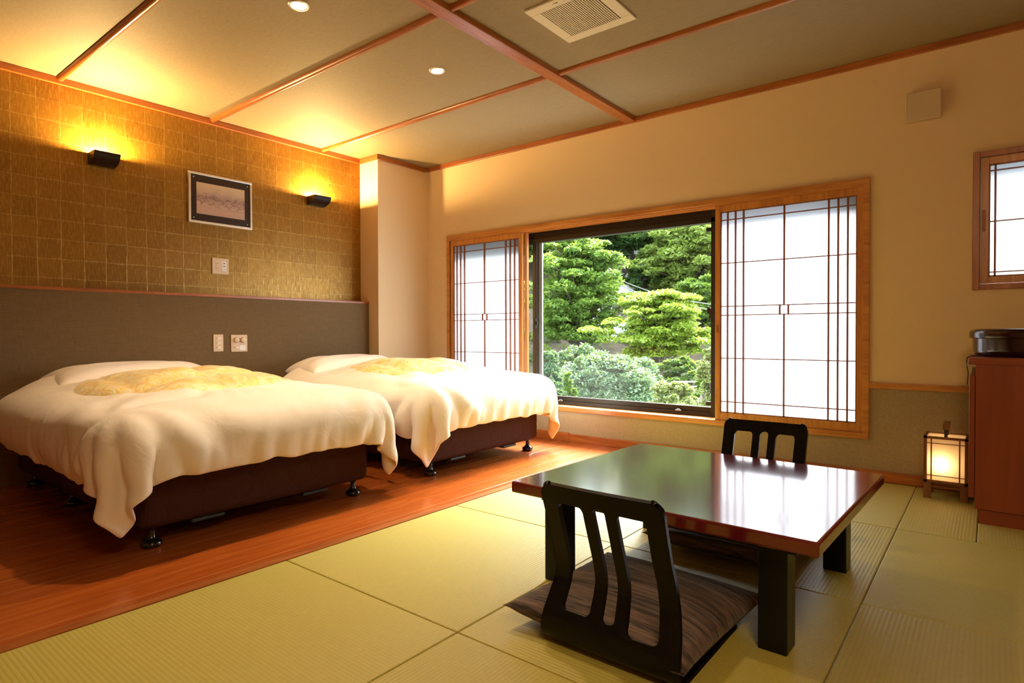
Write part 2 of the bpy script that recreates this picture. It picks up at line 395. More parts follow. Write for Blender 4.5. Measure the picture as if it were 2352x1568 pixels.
# ------------------------------------------------------------------ tatami
cx_ = [-2.091, -1.197, -.316, .568, 1.45, XR-.004]; ry_ = [YF+.004, -1.51, -.59, .333, 1.252, 2.178, 3.098, D-.018]
TL = {(0, 3): 'wide tatami mat nearest the camera beside the wooden floor, left of the near chair',
      (0, 4): 'tatami mat bordering the wooden floor, left of the low table', (0, 5): 'pale daylit tatami mat beside the wooden floor under the table corner',
      (0, 6): 'tatami mat against the window wall next to the wooden floor', (1, 3): 'tatami mat at the bottom edge of the photo under the near chair back',
      (1, 4): 'tatami mat under the near legless chair and its cushion', (1, 5): 'tatami mat wholly under the red low table, ribs towards the window',
      (1, 6): 'tatami mat below the window under the far chair', (2, 4): 'ribbed tatami mat at the bottom right corner, right of the table leg',
      (2, 5): 'smooth tatami mat in front of the cabinet, right of the low table', (2, 6): 'narrow ribbed tatami mat under the paper lantern',
      (2, 3): 'tatami mat in front of the right foreground, ribs sideways'}
def mat_mesh(x0, x1, y0, y1):
    g = .0012; return boxes(((x0+g, y0+g, -.056), (x1-g, y1-g, 0)))
for i in range(4):
    for j in range(2, 7):
        nx0, nx1 = cx_[i], cx_[i+1]; mm = MAT['tatX'] if (i+j) % 2 else MAT['tatY']
        parts = [(nx0, nx1)]
        if (i, j) == (2, 6): parts = [(nx0, -.039), (-.039, nx1)]
        for k, (a, b) in enumerate(parts):
            o = obj('tatami_mat', mat_mesh(a, b, ry_[j], ry_[j+1]), mm, bevel=.005, seg=3)
            lab = TL.get((i, j))
            if k == 1: lab = 'ribbed tatami mat piece at the foot of the red-brown cabinet'
            if not lab:
                lab = 'tatami mat outside the frame, %s, %s row from window' % (('beside the wooden floor', 'second from the wooden floor', 'third from the wooden floor', 'fourth from the wooden floor')[i], ('', '', 'fifth', 'fourth', 'third', 'second', 'first')[j])
            tag(o, lab, 'tatami mat')

# ------------------------------------------------------------------ window 1
win = thing('window_1', 'wide window with sliding paper screens in an orange wood frame', 'window'); win['kind'] = 'structure'; 
x0, x1, z0, z1 = -3.96, -.549, .236, 1.754; fw = .032
obj('window_frame', boxes(((x0, D-.014, z1-.036), (x1, D+.16, z1)), ((x0, D-.014, z0), (x1, D+.16, z0+.036)),
                          ((x0, D-.014, z0+.036), (x0+fw, D+.16, z1-.036)), ((x1-fw, D-.014, z0+.036), (x1, D+.16, z1-.036))), MAT['winX'], win, bevel=.002)
tr = boxes(*[((x0+fw, D+y, z1-.047), (x1-fw, D+y+.008, z1-.036)) for y in (-.006, .026, .058, .090)])
obj('sliding_track', tr, MAT['winX'], win)
def shoji(xa, xb, za, zb, y, vb, hb, mid, name='shoji_screen', st=.034, top=.044, bot=.052, parent=win, full_mid=True):
    s = obj(name, boxes(((xa, y, za), (xa+st, y+.028, zb)), ((xb-st, y, za), (xb, y+.028, zb)),
                        ((xa+st, y+.001, zb-top), (xb-st, y+.027, zb)), ((xa+st, y+.001, za), (xb-st, y+.027, za+bot))), MAT['winZ'], parent, bevel=.0015)
    L = []; t = .0048; gy0, gy1 = y+.004, y+.018
    for x in vb: L.append(((x-t, gy0, za+bot), (x+t, gy1, zb-top)))
    if mid is not None:
        mx, (h1, h2) = mid
        L.append(((mx-t, gy0, za+bot), (mx+t, gy1, h1))); L.append(((mx-t, gy0, h2), (mx+t, gy1, zb-top)))
        for dx in (-.025, .025): L.append(((mx+dx-t, gy0, h1), (mx+dx+t, gy1, h2)))
    for z in hb: L.append(((xa+st, gy0+.001, z-t*.62), (xb-st, gy1, z+t*.62)))
    L += [((xa+st, gy0, za+bot), (xa+st+.006, gy1, zb-top)), ((xb-st-.006, gy0, za+bot), (xb-st, gy1, zb-top)),
          ((xa+st, gy0, zb-top-.006), (xb-st, gy1, zb-top)), ((xa+st, gy0, za+bot), (xb-st, gy1, za+bot+.006))]
    obj('lattice', boxes(*L), MAT['lattice'], s)
    p = bmesh.new(); box(p, (xa+st-.004, y+.0185, za+bot-.004), (xb-st+.004, y+.0195, zb-top+.004))
    # single translucent sheet
    for f in list(p.faces):
        if abs(f.normal.y) < .5 or f.calc_center_median().y > y+.019: pass
    p.free(); p = bmesh.new(); vs = [p.verts.new(q) for q in ((xa+st-.004, y+.019, za+bot-.004), (xb-st+.004, y+.019, za+bot-.004), (xb-st+.004, y+.019, zb-top+.004), (xa+st-.004, y+.019, zb-top+.004))]
    p.faces.new(vs); obj('paper', p, MAT['paper'], s)
    return s
zs = (.2725, 1.7065)
s1 = shoji(-1.452, -.5815, .2725, 1.7065, D+.000, (-1.371, -1.320, -1.268, -.766, -.715, -.664), (1.607, 1.320, 1.033, .974, .688, .398), (-1.018, (.974, 1.033)))
s2 = shoji(-3.922, -3.088, .2725, 1.7065, D+.000, (-3.848, -3.802, -3.754, -3.271, -3.222, -3.174), (1.600, 1.313, 1.03, .975, .690, .398), (-3.513, (.975, 1.03)))
obj('screen_jamb', boxes(((-3.086, D+.032, .2725), (-3.060, D+.060, 1.7065))), MAT['winZ'], win, bevel=.0015)
obj('finger_pull', boxes(((-1.440, D-.0015, .86), (-1.431, D+.001, .91))), MAT['lattice'], s1)
# aluminium sash
ya, yb = D+.11, D+.155
obj('aluminium_frame', boxes(((-3.95, ya, 1.655), (-1.49, yb, 1.718)), ((-3.93, ya-.012, 1.62), (-1.49, yb, 1.655)), ((-3.93, ya, .272), (-.58, yb, .302)), ((-3.93, ya+.012, .302), (-1.49, yb, .338)),
                             ((-1.517, ya-.012, .272), (-1.480, yb, 1.718)), ((-3.93, ya, .272), (-3.90, yb, 1.718)), ((-.61, ya, .272), (-.58, yb, 1.718)), ((-1.48, ya, 1.66), (-.58, yb, 1.718))), MAT['alu'], win, bevel=.002)
sash = obj('sliding_sash', boxes(((-3.055, ya-.004, .302), (-3.012, ya+.024, 1.655)), ((-3.90, ya-.002, .302), (-3.055, ya+.02, .345)), ((-3.90, ya-.002, 1.61), (-3.055, ya+.02, 1.655))), MAT['alu'], win, bevel=.002)
obj('outer_sash', boxes(((-3.020, ya+.026, .302), (-2.978, ya+.044, 1.655))), MAT['alulight'], win, bevel=.002)  # paler grey than the other sash parts: sky light on its side, put into the colour
g = bmesh.new(); g.faces.new([g.verts.new(q) for q in ((-3.0, ya+.034, .33), (-1.50, ya+.034, .33), (-1.50, ya+.034, 1.63), (-3.0, ya+.034, 1.63))]); obj('glass_pane', g, MAT['glass'], win)
g = bmesh.new(); g.faces.new([g.verts.new(q) for q in ((-3.90, ya+.010, .33), (-3.04, ya+.010, .33), (-3.04, ya+.010, 1.63), (-3.90, ya+.010, 1.63))]); obj('glass_pane', g, MAT['glass'], win)
for x in (-2.767, -1.753):
    h = obj('sash_hook', boxes(((x-.022, ya-.016, .300), (x+.022, ya, .306)), ((x-.012, ya-.012, .306), (x+.012, ya-.004, .312))), MAT['chrome'], win, bevel=.002)
obj('sash_latch', boxes(((-3.030, ya-.022, .90), (-3.012, ya-.004, .985)), ((-3.012, ya-.018, .925), (-2.998, ya-.006, .960))), MAT['alu'], win, bevel=.003)
obj('sash_latch', boxes(((-1.530, ya-.012, .955), (-1.517, ya+.006, 1.03)), ((-1.545, ya-.010, .99), (-1.530, ya+.0, 1.04))), MAT['alu'], win, bevel=.003)
for z in (1.575, .365): obj('sash_stop', boxes(((-1.555, ya-.004, z-.014), (-1.517, ya+.012, z+.014))), MAT['alu'], win, bevel=.003)

# ------------------------------------------------------------------ window 2 (right edge)
w2 = thing('window_2', 'small high window with paper screen at the right edge', 'window'); w2['kind'] = 'structure'
x0, x1, z0, z1 = -.077, .53, 1.081, 1.802
obj('window_frame', boxes(((x0, D-.018, z1-.030), (x1, D+.16, z1)), ((x0, D-.018, z0), (x1, D+.16, z0+.029)),
                          ((x0, D-.022, z0), (x0+.029, D+.16, z1)), ((x1-.029, D-.022, z0), (x1, D+.16, z1))), MAT['trimZ'], w2, bevel=.002)
s = shoji(-.046, .499, 1.112, 1.770, D-.008, (.016, .24, .44), (1.699, 1.435, 1.171), None, 'screen_door', .036, .038, .036, w2)
obj('handle', boxes(((-.036, D-.022, 1.385), (-.024, D-.006, 1.495))), MAT['trimZ'], s, bevel=.005)
g = bmesh.new(); g.faces.new([g.verts.new(q) for q in ((-.04, D+.1, 1.12), (.49, D+.1, 1.12), (.49, D+.1, 1.76), (-.04, D+.1, 1.76))]); obj('glass_pane', g, MAT['glass'], w2)

# ------------------------------------------------------------------ headboard
hb = thing('headboard', 'long taupe cloth headboard with orange wood top rail behind both beds', 'headboard', (XL, 1.2, 0))
obj('panel', boxes(((0, -3.08, 0), (.118, 2.238, 1.124))), MAT['headboard'], hb)
obj('top_rail', boxes(((0, -3.08, 1.124), (.124, 2.238, 1.143))), MAT['trimY'], hb, bevel=.002)

# ------------------------------------------------------------------ beds
def cloth_sim(L, Wd, nx, ny, xh, yc, hx0, hx1, hy, ztop, dome, seed, skew=0.0, steps=200, tipz=0):
    """drape a sheet over a soft rounded block; returns grid of points"""
    rng = np.random.RandomState(seed)
    u = np.linspace(0, L, nx); v = np.linspace(-Wd/2, Wd/2, ny)
    U, V = np.meshgrid(u, v, indexing='ij')
    P = np.stack([xh+U + skew*V*.3, yc+V - skew*U*.0, np.full_like(U, ztop+.16)], -1)
    P[..., 2] += .012*rng.randn(nx, ny) + .02*np.sin(U*9+seed)*np.cos(V*7)
    dx, dy = u[1]-u[0], v[1]-v[0]
    r = .11; zb = .20
    c = np.array([(hx0+hx1)/2, yc, (ztop+zb)/2]); h = np.array([(hx1-hx0)/2, hy, (ztop-zb)/2]) - r
    def project(P, Pp):
        Q = P.copy(); Q[..., 2] -= dome(P[..., 0], P[..., 1])
        d = Q-c; q = np.abs(d)-h; qo = np.maximum(q, 0); ln = np.linalg.norm(qo, axis=-1)
        inside = np.minimum(q.max(-1), 0); sd = ln+inside-r
        n = np.where((ln > 1e-6)[..., None], qo/np.maximum(ln, 1e-6)[..., None], 0)*np.sign(d)
        ax = q.argmax(-1); alt = np.zeros_like(n); 
        alt[np.arange(n.shape[0])[:, None], np.arange(n.shape[1])[None, :], ax] = 1; alt *= np.sign(d)
        n = np.where((ln > 1e-6)[..., None], n, alt)
        hit = sd < 0
        P = P-np.where(hit[..., None], n*sd[..., None], 0)
        # friction
        mv = P-Pp; mvt = mv-(mv*n).sum(-1, keepdims=True)*n
        P = P-np.where((sd < .002)[..., None], mvt*.35, 0)
        P[..., 2] = np.maximum(P[..., 2], .045)
        return P
    def con(P, a, b, rest, k):
        A, B = P[a], P[b]; d = B-A; l = np.linalg.norm(d, axis=-1, keepdims=True)+1e-9
        corr = d*((l-rest)/l*.5*k); P[a] += corr; P[b] -= corr
    S = slice
    cons = []
    for o in (0, 1):
        n = (nx-o)//2*2; cons.append(((S(o, o+n, 2), S(None)), (S(o+1, o+n, 2), S(None)), dx, 1.0))
        n = (ny-o)//2*2; cons.append(((S(None), S(o, o+n, 2)), (S(None), S(o+1, o+n, 2)), dy, 1.0))
    diag = math.hypot(dx, dy)
    for o in (0, 1):
        n = (nx-o)//2*2
        cons.append(((S(o, o+n, 2), S(0, ny-1)), (S(o+1, o+n, 2), S(1, ny)), diag, .06))
        cons.append(((S(o, o+n, 2), S(1, ny)), (S(o+1, o+n, 2), S(0, ny-1)), diag, .06))
    for o in (0, 1, 2, 3):
        n = (nx-o)//4*4
        if n: cons.append(((S(o, o+n-2, 4), S(None)), (S(o+2, o+n, 4), S(None)), 2*dx, .05)) if len(range(nx)[o:o+n-2:4]) == len(range(nx)[o+2:o+n:4]) else None
        n = (ny-o)//4*4
        if n: cons.append(((S(None), S(o, o+n-2, 4)), (S(None), S(o+2, o+n, 4)), 2*dy, .05)) if len(range(ny)[o:o+n-2:4]) == len(range(ny)[o+2:o+n:4]) else None
    cons = [c_ for c_ in cons if c_]
    Vl = np.zeros_like(P); dt = 1/60
    # the loose corners at the foot gather into hanging tails
    iu = (np.arange(nx)/(nx-1))[:, None]*L; jv = np.abs(np.linspace(-1, 1, ny))[None, :]*Wd/2
    du = np.clip(iu-(L-.34), 0, None)/.34; dv = np.clip(jv-(Wd/2-.34), 0, None)/.34; cw = np.clip(du*dv, 0, 1)**.5
    sgn = np.sign(np.linspace(-1, 1, ny))[None, :]
    for st in range(steps):
        Pp = P.copy(); Vl[..., 2] -= 2.5*dt
        if 30 < st < steps-25:
            tx, ty = hx1-.035, yc+sgn*(hy-.045)
            Vl[..., 0] += (tx-P[..., 0])*cw*dt*14; Vl[..., 1] += (ty-P[..., 1])*cw*dt*14
        P = P+Vl*dt
        for it in range(16):
            for a, b, rs, k in cons: con(P, a, b, rs, k)
            if it % 3 == 2: P = project(P, Pp)
        P = project(P, Pp)
        Vl = (P-Pp)/dt*.93
    return P

def grid_obj(name, P, mask, mat, parent, thick, off=1.0, smooth_n=1, lift=None):
    nx, ny = P.shape[:2]; idx = -np.ones((nx, ny), int); vs = []; fs = []
    for i in range(nx-1):
        for j in range(ny-1):
            if not mask(i+.5, j+.5): continue
            q = []
            for a, b in ((i, j), (i+1, j), (i+1, j+1), (i, j+1)):
                if idx[a, b] < 0: idx[a, b] = len(vs); vs.append(tuple(P[a, b]))
                q.append(idx[a, b])
            fs.append(q)
    me = bpy.data.meshes.new(name); me.from_pydata(vs, [], fs); me.materials.append(mat)
    for p in me.polygons: p.use_smooth = True
    o = bpy.data.objects.new(name, me); COL.objects.link(o); o.parent = parent
    sm = o.modifiers.new('solid', 'SOLIDIFY'); sm.thickness = thick; sm.offset = off
    if smooth_n: sb = o.modifiers.new('sub', 'SUBSURF'); sb.levels = smooth_n; sb.render_levels = smooth_n
    return o

def leg_profile():
    return [(.030, 0), (.038, .006), (.040, .016), (.037, .024), (.024, .031), (.015, .040), (.013, .055), (.013, .070), (.018, .080), (.020, .088)]

def make_bed(y0, y1, xhead, label, seed, dlabel, plabel, dp):
    xf = -2.600; yc = (y0+y1)/2; L = xf-xhead
    t = thing('bed', label, 'bed', (xhead, yc, 0), 0, 'twin single beds'); hw = (y1-y0)/2
    bm = boxes(((0, -hw, .082), (L, hw, .330))); o = obj('bed_base', bm, MAT['bedbase'], t, bevel=.035, seg=4, smooth=False)
    bm = boxes(((.01, -hw+.01, .330), (L-.015, hw-.01, .470))); obj('mattress', bm, MAT['sheet'], t, bevel=.05, seg=4)
    for dx in (L-.055, L*.42, .09):
        for s in (-1, 1):
            lg = lathe([(r, z) for r, z in leg_profile()], 28); obj('leg', lg, MAT['blackgloss'], t, True, loc=(dx, s*(hw-.065), 0))
    for s in (-.25, .22): obj('underside_pad', boxes(((L-.16, s*hw*2-.07, .066), (L-.02, s*hw*2+.07, .082))), MAT['pad'], t, bevel=.006)
    # pillow, mostly under the turned down cover
    px0, px1, py0, py1, ptop = dp['pillow']
    n = 25; m_ = 33; vs = []; fs = []
    for side in (1, -1):
        for i in range(n):
            for j in range(m_):
                a = -1+2*i/(n-1); b = -1+2*j/(m_-1)
                e = max(0, (1-abs(a)**3.0))**.5*max(0, (1-abs(b)**4))**.55
                sx = 1-.06*(1-abs(b))**1.5*abs(a); sy_ = 1-.03*(1-abs(a))*abs(b)
                wr = .006*math.sin(9*a+5*b+seed)*(1-abs(a))
                vs.append(((px0+px1)/2+a*(px1-px0)/2*sx, (py0+py1)/2+b*(py1-py0)/2*sy_, .575+side*(.100*e+wr*e) + (ptop-.675)*e*(side > 0)))
        for i in range(n-1):
            for j in range(m_-1):
                k = (0 if side > 0 else n*m_)+i*m_+j; q = [k, k+m_, k+m_+1, k+1]; fs.append(q if side > 0 else q[::-1])
    bm = bmesh.new(); bv = [bm.verts.new(v) for v in vs]
    for f in fs: bm.faces.new([bv[i] for i in f])
    bmesh.ops.remove_doubles(bm, verts=bm.verts, dist=.0005)
    p = obj('pillow', bm, MAT['pillow'], None, True); p.modifiers.new('s', 'SUBSURF').levels = 1
    tag(p, plabel, 'pillow', 'bed pillows')
    # duvet
    yq = yc+dp.get('dy', 0); xh = dp['xh']; Ls, Ws = dp['size']
    def dome(x, y):
        a = np.clip((y-yq)/.62, -1, 1); b = np.clip((x-(-3.42))/.80, -1, 1)
        base = .095*(1-a**2)*(1-b**2)**.8
        ph = .085*np.exp(-((x+4.17)/.22)**2)*np.clip(1-np.abs((y-(py0+py1)/2)/((py1-py0)/2+.12))**5, 0, 1)
        puf = .014*np.sin((x+3.4)*8.5+seed)*np.cos((y-yq)*7.2+.6+seed)*(1-a**2)*(1-b**2)
        return base+ph+puf
    P = cloth_sim(Ls, Ws, 74, 78, xh, yq, xhead+.0, -2.515, dp['hy'], .535, dome, seed, dp.get('skew', 0), dp.get('steps', 230))
    nx, ny = P.shape[:2]
    # gathers down the hanging sides, soft crumples on top
    rg = np.random.RandomState(seed+50)
    def nz(t_, fr, n_=7): return sum(rg.uniform(.4, 1)*np.sin(t_*2*PI*rg.uniform(*fr)+rg.uniform(0, 6.28)) for _ in range(n_))/n_**.5
    wd = np.clip((.53-P[..., 2])/.22, 0, 1)**1.3
    gx = np.gradient(P, axis=0); gy = np.gradient(P, axis=1); N_ = np.cross(gx, gy); N_ /= np.linalg.norm(N_, axis=-1, keepdims=True)
    I, J = np.meshgrid(np.arange(nx)/nx, np.arange(ny)/ny, indexing='ij')
    foot = np.clip((P[..., 0]+2.60)/.08, 0, 1)
    warp = .05*nz(P[..., 2]*1.5, (1, 2))
    fold = foot*nz(P[..., 1]+warp, (5, 15))+(1-foot)*nz(P[..., 0]+warp, (4, 13))
    top = (1-wd)*(nz(P[..., 0]*.9+P[..., 1]*.5, (1.5, 4))*nz(P[..., 1]-.4*P[..., 0], (1.5, 4)))
    P = P+N_*(.0085*wd*fold+.006*top+.0025*(1-wd)*nz(P[..., 0]+P[..., 1]*1.3, (5, 11))*nz(P[..., 1]-P[..., 0]*.7, (2, 5)))[..., None]
    # folds fanning out from the foot corners towards the middle
    for sg in (-1, 1):
        uu = (I-.80)*Ls; vv = (J-.5-sg*.335)*Ws; r_ = np.hypot(uu, vv); ph_ = np.arctan2(vv*sg, -uu)
        P = P+N_*((.013*np.exp(-((r_-.20)/.17)**2)*np.sin(7*ph_+seed+2*r_*6)+.007*np.exp(-((r_-.38)/.16)**2)*np.sin(12*ph_+seed*2))*np.clip(r_/.08, 0, 1))[..., None]
    hemw = np.clip((I-.93)/.07, 0, 1)+np.clip((np.abs(J-.5)-.46)/.04, 0, 1)
    P[..., 2] += .010*np.clip(hemw, 0, 1)*nz(P[..., 1]*1.2+P[..., 0], (2, 6))
    # puckers round the opening for the brocade
    rb_ = np.sqrt(((I-dp['mc'][0])/dp['mr'][0])**2+((J-dp['mc'][1])/dp['mr'][1])**2); pa = np.arctan2(J-dp['mc'][1], I-dp['mc'][0])
    P = P+N_*(.006*np.exp(-((rb_-1.12)/.16)**2)*np.sin(34*pa+3*np.sin(5*pa)+6*rb_)*(.5+.5*np.sin(3*pa+seed)))[..., None]
    # padding swells the hanging part between edge and hem
    drop = np.clip((.56-P[..., 2])/.30, 0, 1); cwt = np.clip(1-3*np.clip((I-.80)/.2, 0, 1)*np.clip((np.abs(J-.5)-.30)/.2, 0, 1), 0, 1); P = P+N_*(.040*np.sin(PI*drop)*(drop < 1)*cwt)[..., None]
    d = thing('duvet', dlabel, 'duvet', (xh, yq, .5), 0, 'duvets on the beds')
    Pl = P-np.array([xh, yq, .5])
    ci, cj = nx*dp['mc'][0], ny*dp['mc'][1]; ri, rj = nx*dp['mr'][0], ny*dp['mr'][1]
    ins = lambda i, j: abs((i-ci)/ri)**2.2+abs((j-cj)/rj)**2.2 < 1.12
    grid_obj('duvet_cover', Pl, lambda i, j: True, MAT['linen'], d, .014, 1.0, 1)
    # brocade window of the cover: puffed silk showing in the opening
    nrm = np.zeros_like(Pl); gx = np.gradient(Pl, axis=0); gy = np.gradient(Pl, axis=1); nrm = np.cross(gx, gy); nrm /= np.linalg.norm(nrm, axis=-1, keepdims=True)
    I, J = np.meshgrid(np.arange(nx), np.arange(ny), indexing='ij'); rr = np.abs((I-ci)/ri)**2.2+np.abs((J-cj)/rj)**2.2
    a = (I-ci)/ri; b = (J-cj)/rj
    # stitched into soft pillows
    st = np.minimum(np.abs(np.sin(PI*(a*1.0+.5+.12*b)))*1.6, 1)**.6*np.minimum(np.abs(np.sin(PI*(b*1.5+.02+.1*a)))*1.6, 1)**.6
    bulge = np.clip(1-rr, 0, 1)**.45*(.004+.042*st) + .0115 - .012*np.clip((rr-.9)/.3, 0, 1)
    B = Pl+nrm*bulge[..., None]
    grid_obj('brocade_panel', B, ins, MAT['brocade'], d, .004, -1.0, 1)
    return t

make_bed(.930, 2.045, -4.350, 'twin bed nearer the camera with dark brown base on turned black legs', 3,
         'rumpled cream duvet on the nearer bed, one long corner hanging to the floor leg', 'cream pillow at the head of the nearer bed, pointed corner showing',
         dict(pillow=(-4.34, -3.86, 1.00, 1.90, .690), size=(1.80, 1.74), xh=-4.13, hy=.650, dy=-.012, mc=(.41, .49), mr=(.28, .29)))
make_bed(2.480, 3.590, -4.215, 'twin bed nearer the window with brown base, daylight on its foot', 8,
         'cream duvet on the bed beside the window, its foot blown white by daylight', 'cream pillow at the head of the bed beside the window',
         dict(pillow=(-4.20, -3.80, 2.50, 3.38, .690), size=(1.73, 1.73), xh=-4.05, hy=.645, mc=(.42, .52), mr=(.28, .28)))

# ------------------------------------------------------------------ wall fittings on the left wall
def sconce(y0, y1, label):
    t = thing('wall_sconce', label, 'wall lamp', (XL, (y0+y1)/2, 1.935), 0, 'bronze uplight sconces on the gold wall')
    h = (y1-y0)/2; bm = bmesh.new(); prof = [(0, 0)] + [(.12*math.sin(a), .068*(1-math.cos(a))) for a in np.linspace(.25, PI/2, 10)] + [(.12, .072)]
    inner = [(max(x-.004, 0), z+.004) for x, z in prof[:-1]] + [(.116, .072)]
    A = [[bm.verts.new((x, s*h, z)) for x, z in prof] for s in (-1, 1)]
    for i in range(len(prof)-1): bm.faces.new((A[0][i], A[0][i+1], A[1][i+1], A[1][i]))
    for s in (0, 1):
        tv = bm.verts.new((0, (-h, h)[s], .072)); f = [*A[s], tv]; bm.faces.new(f if s == 0 else f[::-1])
    bmesh.ops.recalc_face_normals(bm, faces=bm.faces)
    o = obj('shade', bm, MAT['sconce'], t); sm = o.modifiers.new('s', 'SOLIDIFY'); sm.thickness = .003; sm.offset = -1
    obj('bulb', lathe([(.004, .02), (.016, .03), (.020, .045), (.014, .058), (.004, .062)], 16, (.055, 0)), MAT['sconceb'], t, True)
    l = light('sconce_light', 'POINT', (XL+.062, (y0+y1)/2, 1.935+.056), 210.0, (1, .64, .25), shadow_soft_size=.022)
    return t
MAT['sconceb'] = mat_emit('glowing_sconce_bulb', (1, .62, .22), 30)
sconce(1.335, 1.480, 'dark bronze uplight sconce on the gold wall left of the picture')
sconce(2.895, 3.050, 'dark bronze uplight sconce on the gold wall right of the picture')

# framed picture
t = thing('framed_picture', 'small landscape picture in silver frame with dark mount on gold wall', 'picture', (XL, 2.173, 1.84))
hw, hh, fwid = .235, .181, .016
obj('frame', boxes(((0, -hw, hh-fwid), (.022, hw, hh)), ((0, -hw, -hh), (.022, hw, -hh+fwid)), ((0, -hw, -hh+fwid), (.022, -hw+fwid, hh-fwid)), ((0, hw-fwid, -hh+fwid), (.022, hw, hh-fwid))), MAT['silver'], t, bevel=.003)
obj('mount', boxes(((.002, -hw+fwid, -hh+fwid), (.012, hw-fwid, hh-fwid))), MAT['passe'], t)
def mat_picture():
    p = NT('faded_misty_village_watercolour'); sep = p.node('SeparateXYZ'); p.link(p.mapping(), sep.inputs[0]); z = sep.outputs['Z']
    f = p.noise(p.mapping((1, 1, 2)), 9, 5, .6, .8); g = p.noise(p.mapping((1, 1, 2.2)), 24, 5, .7, 1.5)
    zz = p.math('ADD', z, p.math('MULTIPLY', p.math('SUBTRACT', f, .5), .10))
    c = p.ramp(p.math('MULTIPLY_ADD', zz, 3.7, .5), [(.0, (.40, .27, .21)), (.35, (.46, .31, .24)), (.52, (.33, .22, .19)), (.62, (.40, .28, .24)), (.85, (.52, .40, .27))])
    band = p.ramp(p.math('ABSOLUTE', p.math('ADD', z, .01)), [(.02, (1, 1, 1)), (.065, (0, 0, 0))])
    c = p.mix(p.math('MULTIPLY', p.ramp(g, [(.47, (0, 0, 0)), (.60, (1, 1, 1))]), p.math('MULTIPLY', band, .85)), c, (.10, .06, .07))
    c = p.mix(p.math('MULTIPLY', p.ramp(f, [(.55, (0, 0, 0)), (.68, (1, 1, 1))]), p.math('MULTIPLY', band, .5)), c, (.42, .30, .10))
    p.color(c); p.set(Roughness=.4); return p.m
obj('print', boxes(((.012, -.178, -.113), (.0135, .178, .113))), mat_picture(), t)
for sy_ in (-1, 1):
    for sz in (-1, 1):
        bm = lathe([(.005, 0), (.005, .003), (.003, .006), (.001, .0065)], 14); o = obj('screw', bm, MAT['chrome'], t, True, loc=(.0125, sy_*(hw-.036), sz*(hh-.036))); o.rotation_euler = (0, R(90), 0)

def plate(name, label, cat, x, y0, y1, z0, z1, builder, group=None):
    t = thing(name, label, cat, (x, (y0+y1)/2, (z0+z1)/2), 0, group); h, v = (y1-y0)/2, (z1-z0)/2
    obj('cover_plate', boxes(((0, -h, -v), (.008, h, v))), MAT['plateivory'], t, bevel=.006, seg=3)
    builder(t, h, v); return t
def b_socket(t, h, v):
    o = obj('outlet', boxes(((.008, -.036, -.034), (.0095, -.006, .034))), MAT['plateivory'], t, bevel=.001)
    [obj('slot', boxes(((.0095, y-.001, z-.004), (.0099, y+.001, z+.004))), MAT['slotblack'], o) for y in (-.028, -.015) for z in (-.018, .018)]
    o = obj('usb_module', boxes(((.008, .010, -.034), (.0098, .042, .034))), MAT['platewhite'], t, bevel=.001)
    [obj('slot', boxes(q_), MAT['slotblack'], o) for q_ in (((.0098, .018, .018), (.0102, .034, .023)), ((.0098, .018, -.002), (.0102, .034, .003)), ((.0098, .020, -.026), (.0102, .022, -.018)), ((.0098, .031, -.026), (.0102, .033, -.018)))]
plate('power_outlet', 'ivory power outlet plate on the gold wall above the headboard', 'outlet', XL, 2.104, 2.228, 1.302, 1.421, b_socket)
XH = XL+.118
def b_sw(t, h, v):
    for z in (.033, 0, -.033):
        o = obj('rocker', boxes(((.008, -.019, z-.0155), (.0105, .019, z+.0155))), MAT['plateivory'], t, bevel=.001)
        obj('label_strip', boxes(((.0105, -.004, z-.003), (.0109, .016, z+.006))), MAT['platewhite'], o); obj('indicator', boxes(((.0105, -.015, z+.0005), (.0109, -.008, z+.0035))), MAT['slotblack'], o)
plate('light_switch', 'narrow ivory switch plate with three rockers on the headboard', 'light switch', XH, 2.052, 2.124, .732, .856, b_sw)
def b_dim(t, h, v):
    for y in (-.024, .024):
        o = obj('dimmer', boxes(((.008, y-.023, -.012), (.010, y+.023, .052))), MAT['plateivory'], t, bevel=.001)
        k = obj('knob', lathe([(.020, 0), (.019, .012), (.016, .015), (.004, .0155)], 28), MAT['plateivory'], o, True, loc=(.010, y, .024)); k.rotation_euler = (0, R(90), 0)
    o = obj('rocker', boxes(((.008, -.047, -.050), (.0105, -.001, -.014))), MAT['plateivory'], t, bevel=.001)
    obj('label_strip', boxes(((.0105, -.026, -.036), (.0109, -.004, -.026))), MAT['platewhite'], o); obj('indicator', boxes(((.0105, -.040, -.033), (.0109, -.030, -.029))), MAT['slotblack'], o)
    obj('blank_insert', boxes(((.008, .001, -.050), (.0095, .047, -.014))), MAT['platewhite'], t, bevel=.001)
plate('dimmer_switch', 'square ivory plate with two round dimmer knobs on the headboard', 'light switch', XH, 2.180, 2.304, .727, .853, b_dim)

# ventilation cover on the window wall
t = thing('ventilation_cover', 'square beige ventilation cover high on the window wall', 'vent cover', (-.295, D, 2.098))
obj('backplate', boxes(((-.072, -.018, -.070), (.072, 0, .070))), MAT['fanbox'], t)
obj('front_plate', boxes(((-.083, -.040, -.080), (.083, -.026, .080))), MAT['fanbox'], t, bevel=.005)
obj('stem', boxes(((-.05, -.026, -.05), (.05, -.018, .05))), MAT['fanbox'], t)

